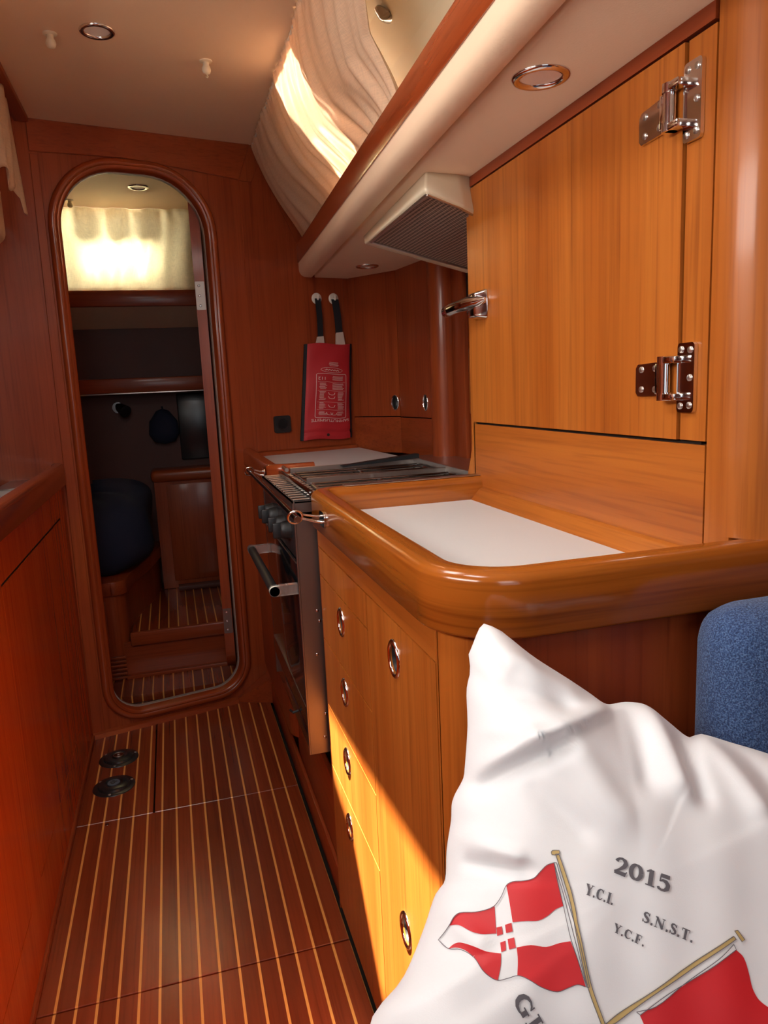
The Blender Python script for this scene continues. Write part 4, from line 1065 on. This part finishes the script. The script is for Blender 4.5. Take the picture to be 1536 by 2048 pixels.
# ---- port side
pc = thing('port_locker', 'red-teak locker front with an inset door along the left side of the passage', 'locker', (-.6, 1.6, 0))
b = MB(); b.box(-.375, -.353, -1.3, 2.545, 0, .882, .001, 1); b.build('front_panel', gapmat, pc)
b = MB()
def lp(name, y0, y1, z0, z1, mat):
    b = MB(); b.add(*plate([(y0, z0), (y1, z0), (y1, z1), (y0, z1)], [rr_] if False else [], .0035, lambda p, q, d: (-.3535+d, p, q))); return b.build(name, mat, pc)
b = MB(); b.add(*plate([(-1.3, 0), (2.545, 0), (2.545, .882), (-1.3, .882)], [[(1.567, .149), (2.4265, .149), (2.4265, .7945), (1.567, .7945)], [(.60, .150), (1.45, .150), (1.45, .792), (.60, .792)]], .0035, lambda p, q, d: (-.3535+d, p, q)))
b.build('face_frame', portw['Z'], pc)
for y0, y1 in ((1.5705, 2.4225), (.6025, 1.4475)):
    b = MB(); b.add(*plate([(y0, .1525), (y1, .1525), (y1, .7875), (y0, .7875)], [], .0035, lambda p, q, d: (-.3535+d, p, q))); b.build('door', portw['Z'], pc)
b = MB(); b.box(-.352, -.343, -1.3, 2.54, 0.0005, .018, .003); struct(b.build('baseboard_left', red['Y']))
b = MB(); b.box(-1.05, -.36, -1.3, 2.40, .884, .900); b.build('worktop', laminate, pc)
P, F = plan_path([(-.353, -1.3), (-.353, 2.50), (-.357, 2.535), (-.362, 2.545)], 0)
b = MB(); b.sweep(fiddle_prof(.036, .882, .951), P, [(-f[0], f[1]) for f in F]); b.build('fiddle', fiddle_red, pc, smooth=50)
b = MB(); b.box(-.50, -.376, 2.30, 2.53, .90, .906, .002); b.build('edge_strip', satin, pc)
pu = thing('port_upper_cupboard', 'dark teak upright cupboard at the far left edge above the left counter', 'cupboard', (-.62, 2.1, .90))
b = MB(); b.box(-.90, -.535, 1.60, 2.30, .901, 1.56, .003); b.build('carcass', red['Z'], pu)
b = MB(); b.box(-.533, -.525, 1.63, 2.20, 1.20, 1.55, .002); b.box(-.533, -.525, 1.63, 2.20, .93, 1.19, .002); b.build('door', redb['Z'], pu)

# ---- deck fittings in the floor
for i, (x, y) in enumerate(((-.256, 2.366), (-.259, 2.190))):
    t = thing('deck_socket', ('black round floor fitting nearest the doorway' if i == 0 else 'black round floor fitting in front, with a pale centre disc'), 'floor fitting', (x, y, 0))
    b = MB(); b.lathe([(.061, 0), (.060, .002), (.052, .004), (.046, .0045), (.044, .010), (.034, .013), (.026, .0135), (.024, .012), (.001, .012)], (x, y, .0), (0, 0, 1), 40); b.build('plate', enamel, t, smooth=40)
    for a in (20, 140, 260):
        b = MB(); b.lathe([(.0045, 0), (.004, .001), (.002, .0015)], (x+.053*math.cos(math.radians(a)), y+.053*math.sin(math.radians(a)), .0035), (0, 0, 1), 12); b.build('screw', satin, t)
    b = MB(); b.lathe([(.018, 0), (.018, .0012), (.001, .0014)], (x, y, .012), (0, 0, 1), 28); cap_ = b.build('centre_disc', darkchrome if i == 0 else simple('grey_blue_disc', (.10, .13, .17), .4), t)
    b = MB()
    if i == 1:
        R = [(x+.006*math.cos(a)-.002, y+.008*math.sin(a), .0140) for a in [math.radians(q) for q in range(-200, 121, 20)]]
        b.tube(R, .0013, 6); b.tube([(x-.010, y, .0140), (x+.010, y+.002, .0140)], .0013, 6)
    else:
        b.tube([(x+.015*math.cos(a), y+.015*math.sin(a), .0138) for a in [math.pi*i_/12 for i_ in range(25)]], .0008, 6); b.box(x-.003, x+.003, y-.001, y+.001, .0135, .0143)
    b.build('engraving', black if i else satin, cap_)
b = MB(); b.lathe([(.0055, 0), (.005, .001), (.001, .0012)], (-.264, 1.985, 0), (0, 0, 1), 16); tag(b.build('floor_latch', darkchrome), 'tiny dark floor button in the inlaid floor', 'button')

# ================================================================== settee and cushion
se = thing('settee', 'blue fabric settee with its padded back against the galley end', 'settee', (.6, 0, 0))
def softbox(x0, x1, y0, y1, z0, z1, r, name, puff=.0):
    bm = bmesh.new(); m_ = MB(); m_.box(x0, x1, y0, y1, z0, z1, r, 8); 
    return m_.build(name, denimm, se, smooth=60)
softbox(.523, .98, .566, .662, .44, .906, .046, 'back_cushion')
softbox(.30, .98, -.60, .672, .32, .440, .035, 'seat_cushion')
b = MB(); b.box(.31, .98, -.60, .672, 0, .32, .004); b.build('base', redb['Y'], se)

cu = thing('cushion', 'white satin throw cushion printed with crossed red and white flags and 2015', 'cushion', PO)
NTH, NR = 260, 70
def pring(k, side):
    row = []
    for i in range(NTH):
        th = 2*math.pi*i/NTH+math.radians(104); R_ = p_R(th); r = math.sin(k/NR*math.pi/2)**1.0
        a = PC[0]+R_*r*math.cos(th); bb = PC[1]+R_*r*math.sin(th)
        if side > 0: h = p_h(a, bb, r)
        else: h = -.042*(max(0, 1-r**2.2))**.62
        row.append(tuple(PO[q]+PA[q]*a+PB[q]*bb+PN[q]*h for q in range(3)))
    return row
b = MB(); b.grid([pring(k, 1) for k in range(0, NR+1)]+[pring(k, -1) for k in range(NR-1, -1, -3)], closed_v=True)
cov = b.build('cover', satinwhite, cu, smooth=180)
# prints on the cover: thin inks lying on the cloth
PR = {
'flag_out':[(0.0176,-0.2155),(0.0117,-0.2169),(0.006,-0.2211),(0.0005,-0.2253),(-0.0076,-0.2265),(-0.0155,-0.2264),(-0.021,-0.2286),(-0.0265,-0.236),(-0.0325,-0.242),(-0.0387,-0.2443),(-0.0477,-0.2455),(-0.0595,-0.2453),(-0.0645,-0.248),(-0.0685,-0.2533),(-0.073,-0.2585),(-0.0781,-0.2632),(-0.0719,-0.269),(-0.0626,-0.2701),(-0.054,-0.2756),(-0.0499,-0.2831),(-0.0458,-0.2875),(-0.0397,-0.2909),(-0.0319,-0.2901),(-0.0241,-0.2889),(-0.0171,-0.2918),(-0.0082,-0.2976),(0.0032,-0.3016),(0.0133,-0.2996),(0.0194,-0.2985),(0.0258,-0.3007),(0.022,-0.2826),(0.0195,-0.2695),(0.0188,-0.2591),(0.0188,-0.2468),(0.0178,-0.2277)],
'q1':[(0.0176,-0.2155),(0.0117,-0.2169),(0.006,-0.2211),(0.0005,-0.2253),(-0.0076,-0.2265),(-0.0155,-0.2264),(-0.021,-0.2286),(-0.0211,-0.241),(-0.0213,-0.2543),(-0.0116,-0.2541),(-0.0019,-0.2545),(0.0056,-0.2519),(0.0125,-0.2481),(0.0189,-0.2463),(0.0185,-0.2296)],
'q2':[(-0.0325,-0.242),(-0.0387,-0.2443),(-0.0477,-0.2455),(-0.0595,-0.2453),(-0.0645,-0.248),(-0.069,-0.2538),(-0.0621,-0.2534),(-0.0534,-0.2582),(-0.0459,-0.2605),(-0.0345,-0.2611),(-0.0334,-0.2509)],
'q3':[(-0.0217,-0.271),(-0.011,-0.2702),(0.0004,-0.2723),(0.0106,-0.2706),(0.019,-0.27),(0.022,-0.2826),(0.0252,-0.3006),(0.0194,-0.2985),(0.0133,-0.2996),(0.0032,-0.3016),(-0.0082,-0.2976),(-0.0171,-0.2918),(-0.0245,-0.2889),(-0.0223,-0.2791)],
'q4':[(-0.072,-0.2695),(-0.0667,-0.2662),(-0.0619,-0.2655),(-0.0531,-0.2683),(-0.0441,-0.2722),(-0.0338,-0.2741),(-0.0357,-0.2824),(-0.0393,-0.2913),(-0.0458,-0.2875),(-0.0499,-0.2831),(-0.054,-0.2756),(-0.0598,-0.2706),(-0.0661,-0.2687)],
'c1':[(-0.0337,-0.2571),(-0.0296,-0.2565),(-0.0298,-0.2617),(-0.0342,-0.2628)],
'c2':[(-0.0272,-0.2557),(-0.0223,-0.2546),(-0.0224,-0.2604),(-0.0274,-0.2613)],
'c3':[(-0.0328,-0.2672),(-0.0287,-0.2662),(-0.0297,-0.2722),(-0.0334,-0.2733)],
'c4':[(-0.027,-0.2653),(-0.0221,-0.2644),(-0.0223,-0.271),(-0.0274,-0.272)],
'pole1':[(0.0199,-0.2095),(0.0225,-0.2097),(0.0265,-0.2339),(0.0273,-0.2484),(0.0267,-0.2589),(0.0291,-0.2984),(0.035,-0.325),(0.0321,-0.3247),(0.0266,-0.3016),(0.0239,-0.2673),(0.0244,-0.2482),(0.0238,-0.2373)],
'fin1':[(0.0168,-0.2079),(0.0182,-0.2067),(0.0233,-0.2071),(0.0233,-0.209),(0.0214,-0.2102),(0.017,-0.2098)],
'hoist1':[(0.0176,-0.2155),(0.0195,-0.2157),(0.0244,-0.2604),(0.0277,-0.3008),(0.0258,-0.3007),(0.022,-0.2671),(0.0205,-0.2389)],
'pole2':[(0.035,-0.325),(0.0451,-0.3199),(0.0683,-0.3103),(0.0995,-0.2964),(0.1457,-0.2779),(0.1472,-0.2801),(0.1282,-0.2879),(0.1009,-0.299),(0.0762,-0.3092),(0.0441,-0.3246),(0.0399,-0.3255)],
'fin2':[(0.1475,-0.2746),(0.1503,-0.2743),(0.1543,-0.2812),(0.1515,-0.2823)],
'hoist2':[(0.1441,-0.2833),(0.1452,-0.2869),(0.1195,-0.2982),(0.0859,-0.3101),(0.0623,-0.3217),(0.0599,-0.3196),(0.0747,-0.3174),(0.0969,-0.3061),(0.1291,-0.2922)],
'red2':[(0.1452,-0.2869),(0.1502,-0.2926),(0.1517,-0.303),(0.1518,-0.3131),(0.1546,-0.3208),(0.1619,-0.3273),(0.1567,-0.3524),(0.069,-0.3444),(0.0623,-0.3217),(0.075,-0.3158),(0.0967,-0.3069),(0.1195,-0.2982)],
'txt2015':[(0.0615,-0.2259),(0.103,-0.2451),(0.0675,-0.2152)],
'yci':[(0.0362,-0.2393),(0.0564,-0.2491),(0.0366,-0.2307)],
'snst':[(0.0763,-0.2615),(0.1128,-0.2796),(0.0792,-0.2546)],
'ycf':[(0.0526,-0.2664),(0.0743,-0.2787),(0.0531,-0.2594)],
'gir':[(-0.0315,-0.303),(-0.0231,-0.3199),(-0.0225,-0.3004)],
}
ink_red = simple('red_ink', (.62, .012, .018), .55); ink_grey = simple('grey_ink', (.115, .11, .125), .6)
ink_gold = simple('gold_ink', (.56, .40, .15), .5); ink_line = simple('outline_ink', (.14, .13, .15), .6); ink_white = simple('white_ink', (.86, .855, .85), .5)
def smooth_ring(r, k=3):
    n = len(r); out = []
    for i in range(n):
        p0, p1, p2, p3 = r[i-1], r[i], r[(i+1) % n], r[(i+2) % n]
        for j in range(k):
            t_ = j/k
            q = [ .5*(2*p1[d]+(p2[d]-p0[d])*t_+(2*p0[d]-5*p1[d]+4*p2[d]-p3[d])*t_*t_+(3*p1[d]-p0[d]-3*p2[d]+p3[d])*t_**3) for d in (0, 1)]
            out.append(tuple(q))
    return out
def soften(r):
    n = len(r); T = []
    for i in range(n):
        a, p, c = Vector(r[i-1]), Vector(r[i]), Vector(r[(i+1) % n])
        ang = (p-a).angle(c-p) if (p-a).length > 1e-9 and (c-p).length > 1e-9 else 9
        T.append((c-a)*.5 if ang < math.radians(48) else None)
    out = []
    for i in range(n):
        p, q = Vector(r[i]), Vector(r[(i+1) % n]); d_ = q-p
        t0 = T[i] if T[i] is not None else d_; t1 = T[(i+1) % n] if T[(i+1) % n] is not None else d_
        L_ = d_.length; t0 = t0.normalized()*L_ if t0.length else t0; t1 = t1.normalized()*L_ if t1.length else t1
        for j in range(4):
            s_ = j/4; out.append(tuple(p*(2*s_**3-3*s_**2+1)+t0*(s_**3-2*s_**2+s_)+q*(-2*s_**3+3*s_**2)+t1*(s_**3-s_**2)))
    return out
for k_ in PR:
    if k_[:3] not in ('txt', 'yci', 'sns', 'ycf', 'gir') and len(PR[k_]) > 4: PR[k_] = soften(PR[k_])
def poly_print(mb, rings, off):
    for ring in rings:
        v, f = plate(ring, [], 0.0, lambda p, q, d: (p, q, 0))
        bm = bmesh.new(); vs = [bm.verts.new(p) for p in v]
        for q in f:
            try: bm.faces.new([vs[i] for i in q])
            except ValueError: pass
        bmesh.ops.remove_doubles(bm, verts=bm.verts[:], dist=1e-6)
        xs = [p[0] for p in ring]; ys2 = [p[1] for p in ring]; g = .004
        for k in range(int(min(xs)/g)-1, int(max(xs)/g)+2):
            bmesh.ops.bisect_plane(bm, geom=bm.verts[:]+bm.edges[:]+bm.faces[:], plane_co=(k*g+.0003, 0, 0), plane_no=(1, 0, 0))
        for k in range(int(min(ys2)/g)-1, int(max(ys2)/g)+2):
            bmesh.ops.bisect_plane(bm, geom=bm.verts[:]+bm.edges[:]+bm.faces[:], plane_co=(0, k*g+.0003, 0), plane_no=(0, 1, 0))
        for p in bm.verts: p.co = p_surf(p.co.x, p.co.y, off)
        mb._bm(bm)
def stroke(mb, pts, off, k=4, caps=False):
    "pts: (a, b, width)"
    out = []
    for (p, q) in zip(pts[:-1], pts[1:]):
        for j in range(k): out.append(tuple(p[d]+(q[d]-p[d])*j/k for d in range(3)))
    out.append(tuple(pts[-1])); P = []
    for i, (a, c2, w) in enumerate(out):
        A_ = out[max(i-1, 0)]; B_ = out[min(i+1, len(out)-1)]; t_ = Vector((B_[0]-A_[0], B_[1]-A_[1])); t_.normalize()
        P.append([p_surf(a-t_.y*w/2, c2+t_.x*w/2, off), p_surf(a, c2, off), p_surf(a+t_.y*w/2, c2-t_.x*w/2, off)])
    mb.grid(P)
b = MB(); poly_print(b, [PR['q1'], PR['q2'], PR['q3'], PR['q4'], PR['red2']], .0007); poly_print(b, [PR['c1'], PR['c2'], PR['c3'], PR['c4']], .0009)
b.build('flag_print', ink_red, cov, smooth=180)
b = MB()
for kx in ('pole1', 'pole2'): poly_print(b, [PR[kx]], .0014)
for kx in ('fin1', 'fin2'): poly_print(b, [PR[kx]], .0016)
b.build('flagpole_print', ink_gold, cov, smooth=180)
b = MB(); poly_print(b, [PR['hoist1'], PR['hoist2']], .0011); b.build('hoist_print', ink_white, cov, smooth=180)
b = MB()
def outl(ring, w=.0005, off=.0018): stroke(b, [(p[0], p[1], w) for p in list(ring)+[ring[0]]], off, 1)
for kx in ('flag_out', 'pole1', 'pole2', 'fin1', 'fin2', 'hoist1', 'hoist2'): outl(PR[kx])
b.build('outline_print', ink_line, cov, smooth=180)
# serif letters as strokes (x, y, width) in cap-height units
W, w_ = .19, .065
GL = {
 '2': (.66, [[(.10,.72,.16),(.12,.80,.14),(.20,.93,.09),(.34,.97,.10),(.48,.88,.16),(.53,.72,.20),(.46,.52,.17),(.30,.32,.11),(.12,.13,.08),(.06,.07,.10)], [(.06,.08,.15),(.58,.08,.17)], [(.56,.06,.05),(.62,.28,.05)]]),
 '0': (.70, [[(.33+.23*math.cos(a), .49+.43*math.sin(a), .085+.115*abs(math.cos(a))) for a in [math.pi*i/14 for i in range(29)]]]),
 '1': (.52, [[(.27,.0,.20),(.27,.97,.20)], [(.05,.80,.05),(.20,.90,.10),(.27,.97,.06)], [(.06,.03,.055),(.48,.03,.055)]]),
 '5': (.66, [[(.14,.88,.16),(.56,.90,.17)], [(.15,.93,.06),(.13,.50,.06)], [(.12,.53,.06),(.26,.62,.10),(.42,.58,.16),(.52,.42,.20),(.50,.22,.19),(.38,.07,.12),(.22,.03,.09),(.10,.10,.12),(.08,.18,.12)]]),
 'Y': (.80, [[(.12,.98,.19),(.40,.46,.17)], [(.68,.98,w_),(.42,.46,w_)], [(.40,.50,W),(.40,.0,W)], [(-.02,.97,.055),(.30,.97,.055)], [(.54,.97,.055),(.82,.97,.055)], [(.22,.03,.055),(.58,.03,.055)]]),
 'C': (.80, [[(.68,.72,.05),(.62,.86,.07),(.48,.96,.08),(.30,.92,.13),(.17,.74,.18),(.13,.50,.20),(.17,.26,.18),(.30,.08,.13),(.48,.03,.08),(.62,.12,.06),(.70,.26,.05)], [(.70,.66,.05),(.70,.99,.05)]]),
 'I': (.46, [[(.22,.0,W),(.22,1.,W)], [(.04,.97,.055),(.40,.97,.055)], [(.04,.03,.055),(.40,.03,.055)]]),
 'S': (.64, [[(.52,.74,.05),(.46,.88,.07),(.32,.96,.09),(.18,.90,.13),(.13,.76,.16),(.20,.62,.17),(.36,.50,.19),(.50,.36,.18),(.52,.20,.15),(.42,.07,.11),(.26,.03,.08),(.14,.12,.06),(.08,.28,.05)], [(.54,.70,.05),(.54,.99,.05)], [(.07,.0,.05),(.07,.32,.05)]]),
 'N': (.92, [[(.16,.0,w_),(.16,1.,w_)], [(.12,.98,.15),(.72,.04,.20)], [(.72,.0,w_),(.72,1.,w_)], [(.0,.97,.055),(.24,.97,.055)], [(.58,.97,.055),(.86,.97,.055)], [(.02,.03,.055),(.30,.03,.055)]]),
 'T': (.76, [[(.36,.0,W),(.36,.97,W)], [(.04,.96,.07),(.68,.96,.07)], [(.045,.74,.05),(.045,.98,.05)], [(.675,.74,.05),(.675,.98,.05)], [(.18,.03,.055),(.54,.03,.055)]]),
 'F': (.70, [[(.18,.0,W),(.18,1.,W)], [(.0,.97,.06),(.60,.97,.06)], [(.60,.74,.05),(.60,.99,.05)], [(.18,.52,.06),(.46,.52,.06)], [(.46,.38,.05),(.46,.66,.05)], [(.0,.03,.055),(.40,.03,.055)]]),
 'G': (.86, [[(.68,.72,.05),(.62,.86,.07),(.48,.96,.08),(.30,.92,.13),(.17,.74,.18),(.13,.50,.20),(.17,.26,.18),(.30,.08,.13),(.48,.03,.08),(.66,.10,.06)], [(.70,.66,.05),(.70,.99,.05)], [(.66,.02,.19),(.66,.42,.19)], [(.48,.42,.055),(.82,.42,.055)]]),
 'R': (.86, [[(.18,.0,W),(.18,1.,W)], [(.0,.97,.06),(.40,.97,.06),(.56,.88,.13),(.60,.74,.18),(.54,.59,.13),(.38,.51,.06),(.20,.51,.06)], [(.38,.50,.14),(.66,.04,.19)], [(.60,.03,.055),(.84,.03,.055)], [(.0,.03,.055),(.36,.03,.055)]]),
 'A': (.84, [[(.38,.98,.06),(.12,.02,.06)], [(.38,.98,.14),(.66,.02,.19)], [(.20,.34,.055),(.56,.34,.055)], [(.0,.03,.055),(.26,.03,.055)], [(.50,.03,.055),(.82,.03,.055)]]),
 '.': (.30, [[(.06,.085,.17),(.23,.085,.17)]]),
}
def lettering(mb, text, p0, p1, cap, gap=.04):
    "baseline from p0 to p1 (plane coords); stretched to fit"
    tot = sum(GL[c][0]+gap for c in text)-gap
    v = Vector((p1[0]-p0[0], p1[1]-p0[1])); L = v.length; u = v/L; n_ = Vector((-u.y, u.x)); sx = L/tot; x0 = 0
    for c in text:
        adv, st_ = GL[c]
        for s in st_:
            stroke(mb, [(p0[0]+u.x*(x0+q[0])*sx+n_.x*q[1]*cap, p0[1]+u.y*(x0+q[0])*sx+n_.y*q[1]*cap, q[2]*1.22*(sx+cap)/2) for q in s], .0015, 4)
        x0 += adv+gap
def capof(k): 
    a, c2 = Vector(PR[k][0]), Vector(PR[k][1]); u = (c2-a).normalized(); d_ = Vector(PR[k][2])-a; return abs(u.x*d_.y-u.y*d_.x)
for k, s in (('txt2015', '2015'), ('yci', 'Y.C.I.'), ('snst', 'S.N.S.T.'), ('ycf', 'Y.C.F.')):
    b = MB(); lettering(b, s, PR[k][0], PR[k][1], capof(k)); b.build('lettering', ink_grey, cov, smooth=180)
b = MB()
lettering(b, 'GIR', PR['gir'][0], (PR['gir'][0][0]+.0195, PR['gir'][0][1]-.039), .0115); b.build('lettering', ink_grey, cov, smooth=180)
for o in bpy.data.objects:
    if '_L' in o: del o['_L']
